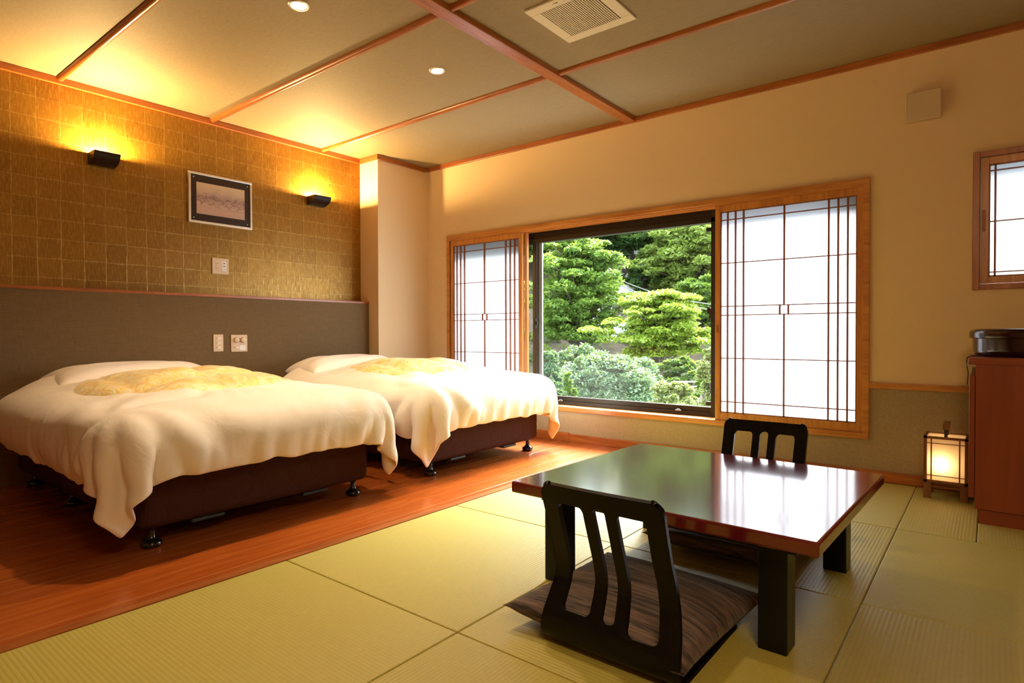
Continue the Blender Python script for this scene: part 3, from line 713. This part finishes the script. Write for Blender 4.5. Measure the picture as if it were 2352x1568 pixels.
# ceiling ventilation grille
t = thing('ceiling_vent', 'cream square slatted ventilation grille in the ceiling', 'vent', (-1.588, 2.556, ZC), 0)
h = .200; g0 = .143
obj('bezel', boxes(((-h, -h, -.012), (h, -g0, 0)), ((-h, g0, -.012), (h, h, 0)), ((-h, -g0, -.012), (-g0, g0, 0)), ((g0, -g0, -.012), (h, g0, 0))), MAT['ventwhite'], t, bevel=.003)
obj('recess', boxes(((-g0, -g0, -.002), (g0, g0, 0))), MAT['ventdark'], t)
obj('slats', boxes(*[((-g0+.0112*k+.0052, -g0, -.0115), (-g0+.0112*k+.0112, g0, -.0085)) for k in range(25)]), MAT['ventwhite'], t)
gp = M_plain('faint_green_print', (.25, .42, .33), .5)
obj('emblem', boxes(((-.05, -.178, -.0124), (-.020, -.172, -.012)), ((-.030, -.180, -.0124), (-.024, -.170, -.012))), gp, t)
obj('lettering', boxes(((.010, -.173, -.0124), (.052, -.171, -.012)), *[((.010+.009*i, -.179, -.0124), (.012+.009*i, -.171, -.012)) for i in range(5)]), gp, t)

# downlights
def downlight(x, y, label):
    t = thing('downlight', label, 'ceiling light', (x, y, ZC), 0, 'recessed downlights')
    obj('rim', lathe([(.034, -.001), (.036, -.006), (.046, -.006), (.049, 0)], 36, cap=False), MAT['silver'], t, True)
    obj('bulb', lathe([(.002, -.010), (.016, -.009), (.028, -.005), (.034, -.001)], 30), MAT['bulb'], t, True)
    light('downlight_beam', 'SPOT', (x, y, ZC-.03), 100, (1, .74, .45), spot_size=R(115), spot_blend=.7, shadow_soft_size=.035)
downlight(-2.602, 2.567, 'round glowing ceiling downlight above the foot of the window-side bed')
downlight(-2.602, 1.646, 'round glowing ceiling downlight cut by the top edge of the photo')

# unseen warm fill, added to brighten the ceiling and walls, shaped as a pendant
t = thing('unseen_fill_light', 'added round fill light, unseen, hanging over the tatami, right of the camera', 'fill light', (.30, .25, ZC))
obj('cord', tube([(0, 0, 0), (0, 0, -.30)], .004, 8), MAT['rubber'], t, True)
obj('canopy', lathe([(.05, 0), (.048, -.02), (.01, -.025)], 30), MAT['winX'], t, True)
obj('shade', lathe([(.02, -.50), (.16, -.49), (.22, -.46), (.235, -.41), (.23, -.36), (.18, -.32), (.02, -.30)], 40), MAT['fillglow'], t, True)

# ------------------------------------------------------------------ low table
TH = .343
t = thing('low_table', 'low square dark red lacquer table with black square legs', 'table', (-.805, 2.100, 0), R(-1.6))
hx, hy = .493, .470
bm = boxes(((-hx, -hy, TH-.040), (hx, hy, TH))); o = obj('tabletop', bm, MAT['tabletop'], t, bevel=.007, seg=3)
obj('apron', boxes(((-.42, -.39, TH-.07), (.42, .39, TH-.040))), MAT['tablelegblack'], t)
for sx in (-1, 1):
    for sy_ in (-1, 1):
        lx, ly = sx*.362, sy_*.358
        obj('leg', boxes(((lx-.038, ly-.040, 0), (lx+.038, ly+.040, TH-.040))), MAT['tablelegblack'], t, bevel=.004)

# ------------------------------------------------------------------ legless chairs
def make_chair(name, label, loc, rz):
    t = thing(name, label, 'legless chair', loc, rz, 'black legless floor chairs')
    # local: sitter faces +Y, board profile in (y, z)
    ctrl = [(-.085, .462), (-.066, .40), (-.038, .32), (-.010, .24), (-.004, .19), (-.020, .13), (-.036, .09), (-.040, .055), (-.028, .025), (.005, .008), (.06, .004), (.38, .004)]
    def cat(t_):
        n_ = len(ctrl)-1; x = min(max(t_*n_, 0), n_-1e-6); i = int(x); f = x-i
        p = [ctrl[max(i-1, 0)], ctrl[i], ctrl[i+1], ctrl[min(i+2, n_)]]
        return [.5*((2*p[1][k])+(-p[0][k]+p[2][k])*f+(2*p[0][k]-5*p[1][k]+4*p[2][k]-p[3][k])*f*f+(-p[0][k]+3*p[1][k]-3*p[2][k]+p[3][k])*f**3) for k in (0, 1)]
    # arc length table
    N = 400; pts = [cat(i/N) for i in range(N+1)]; s = [0]
    for a, b in zip(pts, pts[1:]): s.append(s[-1]+math.hypot(a[0]-b[0], a[1]-b[1]))
    def at_s(q):
        i = int(np.searchsorted(s, q)); i = min(max(i, 1), N); f = (q-s[i-1])/(s[i]-s[i-1]+1e-9); return [pts[i-1][k]+(pts[i][k]-pts[i-1][k])*f for k in (0, 1)]
    TOT = s[-1]
    def halfw(q):   # half width along the board
        zs_ = [0, .02, .16, .27, .36, .44, .50, TOT]; ws = [.178, .178, .176, .180, .196, .205, .195, .19]
        return float(np.interp(q, zs_, ws))
    # grid cells with slots cut out : rows along s, columns across
    rows = np.concatenate([np.linspace(0, .50, 171), np.linspace(.51, TOT, 14)]); cols = np.linspace(-1, 1, 171)
    def slot(x, q, qa, qb, xa, xb, r_):
        # signed distance to rounded rectangle
        cxm, cqm = (xa+xb)/2, (qa+qb)/2; dx = abs(x-cxm)-(xb-xa)/2+r_; dq = abs(q-cqm)-(qb-qa)/2+r_
        return math.hypot(max(dx, 0), max(dq, 0))+min(max(dx, dq), 0)-r_
    def sd(x, q):
        hw_ = halfw(q); k = hw_/.178
        d = min(slot(x, q, .052, .372, -.128*k, -.050*k, .018), slot(x, q, .052, .385, .050*k, .128*k, .018), slot(x, q, .048, .372, -.017*k, .017*k, .015))
        return d
    vid = {}; bm = bmesh.new()
    def V(i, j):
        if (i, j) not in vid:
            q = rows[i]; x = cols[j]*halfw(q); y, z = at_s(q)
            # round the top corners
            if q < .035:
                lim = halfw(q)-.035+math.sqrt(max(.035**2-(.035-q)**2, 0)); x = max(-lim, min(lim, x))
            y += .20*x*x*(1 if q < .3 else max(0, 1-(q-.3)/.15)) # wraps slightly forward at the sides
            vid[(i, j)] = bm.verts.new((x, y, z))
        return vid[(i, j)]
    for i in range(len(rows)-1):
        for j in range(170):
            q = (rows[i]+rows[i+1])/2; x = (cols[j]+cols[j+1])/2*halfw(q)
            if sd(x, q) < 0: continue
            bm.faces.new((V(i, j), V(i, j+1), V(i+1, j+1), V(i+1, j)))
    # smooth the slot borders a little
    bd = [v for v in bm.verts if v.is_boundary and abs(v.co.x) < .16]
    for _ in range(3): bmesh.ops.smooth_vert(bm, verts=bd, factor=.5, use_axis_x=True, use_axis_y=True, use_axis_z=True)
    o = obj('shell', bm, MAT['chairblack'], t, True)
    sm = o.modifiers.new('s', 'SOLIDIFY'); sm.thickness = .013; sm.offset = 0
    bv = o.modifiers.new('b', 'BEVEL'); bv.width = .003; bv.segments = 2; bv.limit_method = 'ANGLE'; bv.angle_limit = R(50)
    return t
make_chair('floor_chair', 'black slatted legless chair seen from behind, in front of the low table', (-.768, 1.392, 0), R(-1))
make_chair('floor_chair', 'black legless chair on the far side of the table below the window', (-.785, 2.728, 0), R(180))

def cushion(label, cx0, cy0, rz, size=.285, pale=False):
    t = thing('floor_cushion', label, 'cushion', (cx0, cy0, .012), rz, 'brown striped floor cushions')
    n = 41; bm = bmesh.new()
    for side in (1, -1):
        g = []
        for i in range(n):
            row = []
            for j in range(n):
                a = -1+2*i/(n-1); b = -1+2*j/(n-1)
                e = (max(0, 1-abs(a)**2.6)*max(0, 1-abs(b)**2.6))**.5
                px = a*size*(1-.07*(1-b*b)*abs(a)**3); py = b*size*(1-.07*(1-a*a)*abs(b)**3)
                wr = .0035*math.sin(38*b+7*a+3*math.sin(4*a))*e*(1-e*.6)
                z = .040+.012*(a*a*b*b)*.6+side*(.062*e) + wr*(side > 0)
                if side < 0: z = max(z, 0.0)
                row.append(bm.verts.new((px, py, z)))
            g.append(row)
        for i in range(n-1):
            for j in range(n-1):
                q = (g[i][j], g[i+1][j], g[i+1][j+1], g[i][j+1]); bm.faces.new(q if side > 0 else q[::-1])
    bmesh.ops.remove_doubles(bm, verts=bm.verts, dist=.0004)
    obj('cover', bm, MAT['cushion'], t, True)
    obj('zipper_pull', boxes(((size*.90, -size*.83, .034), (size*.90+.010, -size*.83+.016, .040))), MAT['chrome'], t, bevel=.002)
    return t
cushion('brown crinkled striped cushion on the nearer legless chair', -.822, 1.635, R(-3))
cushion('dark brown cushion in the shade on the far legless chair', -.800, 2.485, R(179))

# ------------------------------------------------------------------ cabinet, lacquer box, lantern
t = thing('cabinet', 'red-brown wooden cabinet against the window wall at the right edge', 'cabinet', (-.050, 3.400, 0))
CW, CDp = .90, .60
obj('carcass', boxes(((0, 0, .067), (CW, .022, .713)), ((0, CDp-.02, .067), (CW, CDp, .713)), ((0, .022, .067), (.018, CDp-.02, .085)), ((.018, .022, .067), (CW, CDp-.02, .713))), MAT['cabZ'], t, bevel=.001)
obj('top_board', boxes(((-.027, -.004, .713), (CW, CDp, .744))), MAT['cabX'], t, bevel=.002)
obj('plinth', boxes(((.012, .012, 0), (CW, CDp, .067))), MAT['cabX'], t)
dr = obj('door', boxes(((-.023, .004, .114), (-.002, CDp-.005, .659))), MAT['cabZ'], t, bevel=.002)
obj('hinge_rail', boxes(((-.020, .30, .672), (-.002, .58, .676))), MAT['alulight'], t)

t = thing('lacquer_box', 'round black-maroon lacquered box with wide lid on top of the cabinet', 'lacquer box', (.150, 3.675, .744))
Rr = .228
obj('body', lathe([(Rr-.040, .000), (Rr-.030, .0005), (Rr-.020, .006), (Rr-.0125, .016), (Rr-.0105, .022), (Rr-.010, .026), (Rr-.010, .030), (Rr-.010, .088), (Rr-.010, .090)], 90), MAT['urushi'], t, True)
obj('lid', lathe([(Rr-.012, .0840), (Rr-.010, .0838), (Rr-.002, .0838), (Rr+.0005, .0848), (Rr+.0025, .088), (Rr+.003, .091), (Rr+.003, .094), (Rr+.003, .108), (Rr+.002, .114), (Rr-.002, .121), (Rr-.008, .126), (Rr-.015, .1285), (Rr-.020, .129), (Rr-.04, .1295), (.02, .131)], 90), MAT['urushi'], t, True)
c_ = obj('electric_cable', tube([(-.020, 3.52, .748), (-.045, 3.47, .751), (-.070, 3.440, .750), (-.082, 3.425, .742), (-.083, 3.42, .725), (-.082, 3.42, .70), (-.078, 3.425, .675), (-.079, 3.43, .655), (-.081, 3.44, .62)], .0022), MAT['rubber'], None, True)
tag(c_, 'thin black cord running over the edge of the cabinet top', 'cord')

t = thing('floor_lantern', 'square wooden floor lantern with glowing paper panels beside the cabinet', 'lamp', (-.175, 3.862, 0))
q = .0925; f = .007
P_ = []
for sx in (-1, 1):
    for sy_ in (-1, 1):
        P_.append(((sx*q-f*(sx > 0)*2+ (0 if sx > 0 else 0), sy_*q-f*(sy_ > 0)*2, .085), (sx*q+f*(sx < 0)*2, sy_*q+f*(sy_ < 0)*2, .322)))
for z in (.085, .310):
    for s_ in (-1, 1):
        P_.append(((-q, s_*q-(.012 if s_ > 0 else 0), z), (q, s_*q+(.012 if s_ < 0 else 0), z+.012)))
        P_.append(((s_*q-(.012 if s_ > 0 else 0), -q, z), (s_*q+(.012 if s_ < 0 else 0), q, z+.012)))
obj('frame', boxes(*P_), MAT['lampwood'], t)
B_ = []
for s_ in (-1, 1):
    for v_ in (-.060, .058):
        B_.append(((v_-.003, s_*(q-.004)-.002, .097), (v_+.003, s_*(q-.004)+.002, .310))); B_.append(((s_*(q-.004)-.002, v_-.003, .097), (s_*(q-.004)+.002, v_+.003, .310)))
    for z in (.121, .287):
        B_.append(((-q+.01, s_*(q-.0035)-.002, z-.002), (q-.01, s_*(q-.0035)+.002, z+.002))); B_.append(((s_*(q-.0035)-.002, -q+.01, z-.002), (s_*(q-.0035)+.002, q-.01, z+.002)))
obj('lattice', boxes(*B_), MAT['lattice'], t)
bm = bmesh.new(); k = q-.009
for cs in (((-k, -k), (k, -k)), ((k, -k), (k, k)), ((k, k), (-k, k)), ((-k, k), (-k, -k))):
    (a, b), (c, d) = cs; bm.faces.new([bm.verts.new(p) for p in ((a, b, .09), (c, d, .09), (c, d, .316), (a, b, .316))])
bm.faces.new([bm.verts.new(p) for p in ((-k, -k, .316), (k, -k, .316), (k, k, .316), (-k, k, .316))])
obj('paper_shade', bm, MAT['lamppaper'], t)
for sx in (-1, 1):
    for sy_ in (-1, 1):
        a, b = sx*(q-.016), sy_*(q-.016); obj('leg', boxes(((a-.016, b-.012, 0), (a+.016, b+.012, .085))), MAT['lampwood'], t, bevel=.001)
[obj('stretcher', boxes(((-.07, y_-.004, .058), (.07, y_+.004, .066))), MAT['lampwood'], t) for y_ in (-.074, .074)]
obj('base_board', boxes(((-.08, -.08, .078), (.08, .08, .085))), MAT['lampwood'], t)
h_ = obj('handle', boxes(((-.013, -.085, .360), (.013, .085, .386))), MAT['lampwood'], t, bevel=.001)
[obj('post', boxes(((-.007, y_-.007, .316), (.007, y_+.007, .361))), MAT['rubber'], h_) for y_ in (-.0585, .0585)]
obj('bulb', lathe([(.004, .145), (.014, .155), (.020, .178), (.017, .200), (.008, .212), (.002, .215)], 20, (-.020, -.045)), MAT['lampbulb'], t, True)
light('lantern_light', 'POINT', (-.195, 3.817, .185), 2.2, (1, .62, .28), shadow_soft_size=.02)
#OUTSIDE#
# ------------------------------------------------------------------ outside: eave, slope, trees, buildings
struct('trim_40', boxes(((XL-T, D+.16, 2.20), (XR+T, D+.55, 2.28))), MAT['cabX'])
FH = Vector((CF.x, CF.y, 0)).normalized(); RH = Vector((FH.y, -FH.x, 0))
def hill_z(s, l):
    xs = [0, 6, 9, 12, 15, 18, 24, 34, 46, 70]; zs_ = [-5.0, -5.0, -4.4, -3.4, -1.9, -.9, 1.3, 6.0, 12.5, 19]
    return float(np.interp(s, xs, zs_))+.5*math.sin(l*.35+s*.2)+.25*math.sin(l*1.1-s*.7)
def hillp(s, l): p = FH*s+RH*l; return Vector((p.x, p.y, hill_z(s, l)))
def mat_soil():
    t = NT('leaf_litter_slope'); f = t.noise(t.mapping(), 1.6, 5, .65); g = t.noise(t.mapping(), 14, 4, .7)
    c = t.ramp(f, [(.35, (.035, .055, .018)), (.5, (.07, .05, .030)), (.65, (.12, .085, .055))]); c = t.mix(t.math('MULTIPLY', g, .5), c, (.05, .035, .022))
    t.color(c); t.set(Roughness=.95); t.bump(g, .6, .08); return t.m
bm = bmesh.new(); S_ = [7+1.0*i for i in range(58)]; L_ = [-34+1.5*j for j in range(56)]
gr = [[bm.verts.new(hillp(s, l)) for l in L_] for s in S_]
for i in range(len(S_)-1):
    for j in range(len(L_)-1): bm.faces.new((gr[i][j], gr[i][j+1], gr[i+1][j+1], gr[i+1][j]))
bmesh.ops.recalc_face_normals(bm, faces=bm.faces)
o = obj('hillside', bm, mat_soil(), None, True); o['kind'] = 'structure'

def mat_leaf(name, cols, trans=.45, rough=.5, spec=.4):
    t = NT(name); gi = t.node('NewGeometry'); c = t.ramp(gi.outputs['Random Per Island'], [(i/(len(cols)-1), c) for i, c in enumerate(cols)])
    t.color(c); t.set(Roughness=rough); t.b.inputs['Specular IOR Level'].default_value = spec
    tr = t.node('BsdfTranslucent'); mx = t.node('MixShader'); mx.inputs[0].default_value = trans
    t.link(t.mix(.5, c, (.30, .40, .03)), tr.inputs[0]); t.link(t.b.outputs[0], mx.inputs[1]); t.link(tr.outputs[0], mx.inputs[2]); t.link(mx.outputs[0], t.out.inputs[0])
    return t.m
LM = dict(
    lime=mat_leaf('lime_maple_leaves', [(0.104, 0.185, 0.022), (0.178, 0.259, 0.030), (0.296, 0.363, 0.052)]),
    green=mat_leaf('green_maple_leaves', [(0.059, 0.133, 0.030), (0.111, 0.200, 0.037), (0.222, 0.311, 0.059)]),
    olive=mat_leaf('olive_maple_leaves', [(0.104, 0.163, 0.037), (0.178, 0.244, 0.052), (0.281, 0.340, 0.089)]),
    deep=mat_leaf('deep_green_leaves', [(0.022, 0.063, 0.022), (0.044, 0.096, 0.030), (0.074, 0.141, 0.041)]),
    blue=mat_leaf('blue_green_glossy_leaves', [(0.030, 0.081, 0.044), (0.067, 0.133, 0.070), (0.133, 0.207, 0.126)], .3, .45, .4),
    pale=mat_leaf('pale_variegated_leaves', [(0.118, 0.163, 0.037), (0.237, 0.281, 0.096), (0.370, 0.407, 0.222)], .35, .35, .6),
    cedar=mat_leaf('bright_cedar_sprays', [(0.037, 0.118, 0.015), (0.067, 0.163, 0.018)]))
MAT['bark'] = M_plain('grey_brown_bark', (.06, .045, .035), .9, scale=12, var=.3, bump=.5)

def leaves(name, pads, size, mat, parent, rng, droop=.15):
    """pads: (centre, radii, count). One mesh of many small leaves gathered in flat sprays."""
    C_, A_, B2 = [], [], []
    for c, rad, n_ in pads:
        n_ = int(n_); d = rng.normal(size=(n_, 3)); d /= np.linalg.norm(d, axis=1)[:, None]; r_ = rng.uniform(.35, 1, (n_, 1))**.5
        p = d*r_*np.array(rad); rr = (p[:, 0]**2+p[:, 1]**2)/max(rad[0], 1e-3)**2
        p[:, 2] -= droop*rr*rad[0]
        C_.append(p+np.array(c))
    C_ = np.concatenate(C_); n_ = len(C_)
    nrm = np.stack([rng.normal(size=n_)*.7, rng.normal(size=n_)*.7, np.ones(n_)], 1); nrm /= np.linalg.norm(nrm, axis=1)[:, None]
    t_ = rng.normal(size=(n_, 3)); t_ -= (t_*nrm).sum(1)[:, None]*nrm; t_ /= np.linalg.norm(t_, axis=1)[:, None]; b_ = np.cross(nrm, t_)
    s_ = size*rng.uniform(.6, 1.25, (n_, 1))
    V = np.stack([C_-t_*s_, C_+b_*s_*.45+nrm*s_*.08, C_+t_*s_, C_-b_*s_*.45+nrm*s_*.08], 1).reshape(-1, 3)
    me = bpy.data.meshes.new(name); me.vertices.add(n_*4); me.vertices.foreach_set('co', V.astype(np.float32).ravel())
    me.loops.add(n_*4); me.loops.foreach_set('vertex_index', np.arange(n_*4, dtype=np.int32))
    me.polygons.add(n_); me.polygons.foreach_set('loop_start', np.arange(0, n_*4, 4, dtype=np.int32)); me.polygons.foreach_set('loop_total', np.full(n_, 4, dtype=np.int32))
    me.update(); me.materials.append(mat); o = bpy.data.objects.new(name, me); COL.objects.link(o)
    if parent: o.parent = parent
    return o
def make_tree(name, label, centre, rx, rz, n_pads, n_leaves, lsize, mat, seed, flat=.22, group=None, trunk=True, shape='maple', kind='tree'):
    rng = np.random.RandomState(seed); c = Vector(centre)
    d2 = Vector((c.x, c.y, 0)); s = d2.dot(FH); l = d2.dot(RH); gz = min(hill_z(s, l), c.z-rz*.9)
    t = thing(name, label, kind, (c.x, c.y, gz), 0, group); H_ = c.z-gz
    pads = []; tips = []
    for i in range(n_pads):
        th = rng.uniform(0, 2*PI); k = (i+.5)/n_pads
        if shape == 'cone': zz = -1+2*k; rr = (1-k)*rng.uniform(.35, 1)+.08
        elif shape == 'bush': zz = rng.uniform(-.9, .95); rr = math.sqrt(max(.05, 1-zz*zz))*rng.uniform(.25, .95)
        else: zz = rng.uniform(-.85, .92); rr = math.sqrt(max(.04, 1-abs(zz)**1.8))*rng.uniform(.15, 1.0)*(1+.22*math.sin(3*th+seed)+.16*math.sin(5*th+2*zz*3+seed))
        p = Vector((rr*rx*math.cos(th), rr*rx*math.sin(th), H_+zz*rz))
        pr = rx*rng.uniform(.12, .30)*(1 if shape != 'cone' else max(.25, 1-k))
        pads.append((p, (pr, pr*.9, pr*flat*rng.uniform(.8, 1.5)), n_leaves/n_pads*rng.uniform(.6, 1.4))); tips.append(p)
    leaves('foliage', pads, lsize, mat, t, rng)
    if trunk:
        bm = tube([(0, 0, -.4), (.03*rx, 0, H_*.3), (-.04*rx, .03*rx, H_*.65), (0, 0, H_+rz*.35)], [rx*.045, rx*.035, rx*.025, rx*.01], 8)
        for p in tips[::2]:
            b0 = Vector((0, 0, max(H_*.3, p.z-rz*.55))); mid = b0.lerp(p, .55)+Vector((0, 0, rz*.06)); tube([b0, mid, p], [rx*.025, rx*.015, rx*.006], 5, bm)
        obj('trunk', bm, MAT['bark'], t, True)
    return t
def px(u, v, depth): return W(u, v, depth)
def k_(p, depth): return p*depth/FPX
make_tree('maple_tree', 'large green maple filling the left half of the window view', px(1325, 668, 20), k_(118, 20), k_(128, 20), 260, 44000, .085, LM['green'], 1, .30)
make_tree('maple_tree', 'bright lime maple with spreading tiers in the middle of the window view', px(1512, 745, 15), k_(128, 15), k_(82, 15), 200, 34000, .062, LM['lime'], 2, .20)
make_tree('maple_tree', 'tall yellow-green maple in the upper right of the window view', px(1590, 590, 25), k_(115, 25), k_(88, 25), 230, 36000, .10, LM['olive'], 3, .30)
make_tree('maple_tree', 'green maple under the tall yellow one at the right window edge', px(1622, 690, 22), k_(85, 22), k_(60, 22), 55, 12000, .11, LM['green'], 4)
make_tree('leafy_bush', 'broad blue-green bush at the bottom left of the window view', px(1395, 905, 9.5), k_(122, 9.5), k_(88, 9.5), 190, 42000, .030, LM['blue'], 5, .5, shape='bush', kind='bush')
make_tree('leafy_bush', 'blue-green bush with upright shoots behind the broad bush, left of its middle', px(1330, 872, 10.5), k_(70, 10.5), k_(75, 10.5), 90, 15000, .032, LM['blue'], 25, .7, shape='bush', kind='bush')
make_tree('leafy_bush', 'blue-green bush to the right of the broad bush, below the lime maple', px(1475, 885, 10.5), k_(62, 10.5), k_(62, 10.5), 80, 14000, .032, LM['blue'], 26, .7, shape='bush', kind='bush')
make_tree('leafy_bush', 'blue-green bush just inside the left sash of the window', px(1262, 880, 8.5), k_(45, 8.5), k_(72, 8.5), 70, 15000, .028, LM['blue'], 6, .5, shape='bush', kind='bush')
make_tree('leafy_bush', 'pale variegated bush at the bottom right of the window view', px(1548, 915, 7.5), k_(58, 7.5), k_(38, 7.5), 80, 14000, .026, LM['pale'], 7, .5, shape='bush', kind='bush')
make_tree('leafy_shrub', 'tall pale shrub against the right window edge', px(1632, 870, 6.5), k_(32, 6.5), k_(78, 6.5), 60, 8000, .024, LM['pale'], 8, .6, shape='bush', kind='shrub')
make_tree('small_cedar', 'small bright cedar poking up at the bottom left of the view', px(1305, 905, 7.5), k_(32, 7.5), k_(48, 7.5), 40, 7000, .030, LM['cedar'], 9, .5, shape='cone')
make_tree('small_cedar', 'bright green cedar in the bottom right corner behind the pale shrub', px(1615, 905, 8.5), k_(38, 8.5), k_(60, 8.5), 40, 7000, .035, LM['cedar'], 10, .5, shape='cone')
make_tree('cherry_tree', 'dark green tree in front of the timber house at the top of the view', px(1425, 545, 27), k_(85, 27), k_(26, 27), 60, 9000, .14, LM['deep'], 11)
make_tree('leafy_bush', 'dark bush below the timber house beside the stone steps', px(1475, 640, 26), k_(50, 26), k_(35, 26), 35, 7000, .12, LM['deep'], 12, .5, shape='bush', kind='bush')
make_tree('leafy_bush', 'deep green bush between the blue-green bush and the lime maple', px(1560, 860, 12.5), k_(65, 12.5), k_(35, 12.5), 40, 8000, .06, LM['deep'], 13, .5, shape='bush', kind='bush')
make_tree('maple_tree', 'olive-green maple beyond the left paper screen, hidden from the photo', px(1000, 640, 19), k_(150, 19), k_(130, 19), 150, 14000, .11, LM['olive'], 14, .3)
make_tree('maple_tree', 'green maple far left of the window, hidden from the photo', px(640, 660, 21), k_(150, 21), k_(130, 21), 150, 14000, .12, LM['green'], 15, .3)
rb = random.Random(9)
for i in range(24):
    s_ = rb.uniform(27, 43); l_ = (-.45+1.25*(i/23))*s_+rb.uniform(-1.5, 1.5)
    p = hillp(s_, l_); hgt = rb.uniform(2.4, 3.8)
    if i < 3: proto = [make_tree('hill_tree', 'dense dark green tree in the wood covering the slope', p+Vector((0, 0, hgt)), 3.0, 2.6, 60, 7500, .20, LM[('deep', 'green', 'deep')[i]], 30+i, .4, 'trees of the wood on the slope')] if i == 0 else proto+[make_tree('hill_tree', 'dense dark green tree in the wood covering the slope', p+Vector((0, 0, hgt)), 3.0, 2.6, 60, 7500, .20, LM[('deep', 'green', 'deep')[i]], 30+i, .4, 'trees of the wood on the slope')]
    else:
        c = copy_tree(proto[i % 3]); c.location = p; c.rotation_euler = (0, 0, rb.uniform(0, 6.28)); q_ = rb.uniform(.8, 1.25); c.scale = (q_, q_, q_)
# low growth scattered over the slope
rng = np.random.RandomState(77); pads = []
for i in range(420):
    s_ = rng.uniform(11, 40); l_ = rng.uniform(-.5, .9)*s_; p = hillp(s_, l_)+Vector((0, 0, .15)); r_ = rng.uniform(.4, 1.1); pads.append((p, (r_, r_, r_*.4), 60))
o = leaves('undergrowth', pads, .14, LM['deep'], None, rng); tag(o, 'dark green undergrowth covering the slope between the trees', 'undergrowth', kind='stuff')

# timber house at the top of the slope
MAT['roof'] = M_plain('grey_roof_tiles', (.16, .18, .20), .6, scale=4, var=.2); MAT['darktimber'] = M_plain('dark_timber', (.05, .035, .025), .8)
MAT['whitewall'] = M_plain('white_render', (.75, .76, .76), .8, var=.03); MAT['stone'] = M_plain('pale_grey_stone', (.36, .35, .33), .85, scale=3, var=.15)
YA = math.atan2(RH.y, RH.x)
def house(label, base, w_, h_, d_, wallm, roofm, name='timber_house'):
    t = thing(name, label, 'building', base, YA)
    obj('wall', boxes(((-w_/2, 0, -3), (w_/2, d_, h_))), wallm, t)
    bm = bmesh.new(); o_ = .35*h_*.5; e = w_/2+o_
    A = [bm.verts.new(p) for p in ((-e, -o_*1.6, h_-.1), (e, -o_*1.6, h_-.1), (e, d_/2, h_+h_*.42), (-e, d_/2, h_+h_*.42), (e, d_+o_, h_-.1), (-e, d_+o_, h_-.1))]
    bm.faces.new((A[0], A[1], A[2], A[3])); bm.faces.new((A[3], A[2], A[4], A[5])); bm.faces.new((A[0], A[3], A[5])); bm.faces.new((A[1], A[4], A[2]))
    r = obj('roof', bm, roofm, t); sm = r.modifiers.new('s', 'SOLIDIFY'); sm.thickness = .12
    return t
b = px(1440, 600, 30); t = house('timber house with grey tiled roof at the top of the window view', b, 4.2, 1.45, 3, MAT['darktimber'], MAT['roof'])
for i, (xa, xb, za, zb) in enumerate(((-1.25, -.65, .10, .85), (.35, .75, .35, .60), (-.45, .15, .2, .9))): obj('wall_panel', boxes(((xa, -.03, za), (xb, 0, zb))), MAT['whitewall'] if i < 2 else MAT['roof'], t)
b = px(1378, 730, 23.5); t = house('small white-walled hut half hidden behind the green maple', b, .95, .62, 1.2, MAT['whitewall'], MAT['roof'], 'hut')
obj('doorway', boxes(((.10, -.02, 0), (.42, .0, .55))), MAT['darktimber'], t)
b = px(1372, 742, 22.5); o = obj('stone_wall', boxes(((-.5, 0, -.6), (1.1, .3, .0))), MAT['stone'], None, loc=b, rotz=YA); tag(o, 'low grey stone wall below the white hut', 'wall')
t = thing('stone_steps', 'narrow pale stone steps climbing the slope near the middle of the view', 'steps', px(1437, 662, 26), YA)
obj('step', boxes(*[((-.32+.10*i, .25*i, -.5), (.32+.10*i, .25*i+.25, .11*i+.05)) for i in range(8)]), MAT['stone'], t)
t = thing('garden_bench', 'weathered grey plank bench among the bushes at lower right', 'bench', px(1578, 884, 10.5), YA)
obj('plank', boxes(((-.22, 0, .045), (.20, .12, .06))), MAT['stone'], t); obj('plank', boxes(((-.10, -.06, -.03), (.22, .04, -.015))), MAT['stone'], t)
obj('support', boxes(((-.14, .03, -.5), (-.10, .08, .045)), ((.10, .03, -.5), (.14, .08, .045))), MAT['darktimber'], t)
for dv, lab in ((0, 'upper thin cable crossing the trees at the right of the view'), (12, 'lower thin cable crossing the trees at the right of the view')):
    a_, b_ = px(1400, 632+dv, 23), px(1760, 712+dv, 13.5); o = obj('overhead_cable', tube([a_.lerp(b_, k/12)-Vector((0, 0, .25*math.sin(PI*k/12))) for k in range(13)], .012, 6), MAT['alulight'], None, True)
    tag(o, lab, 'cable')
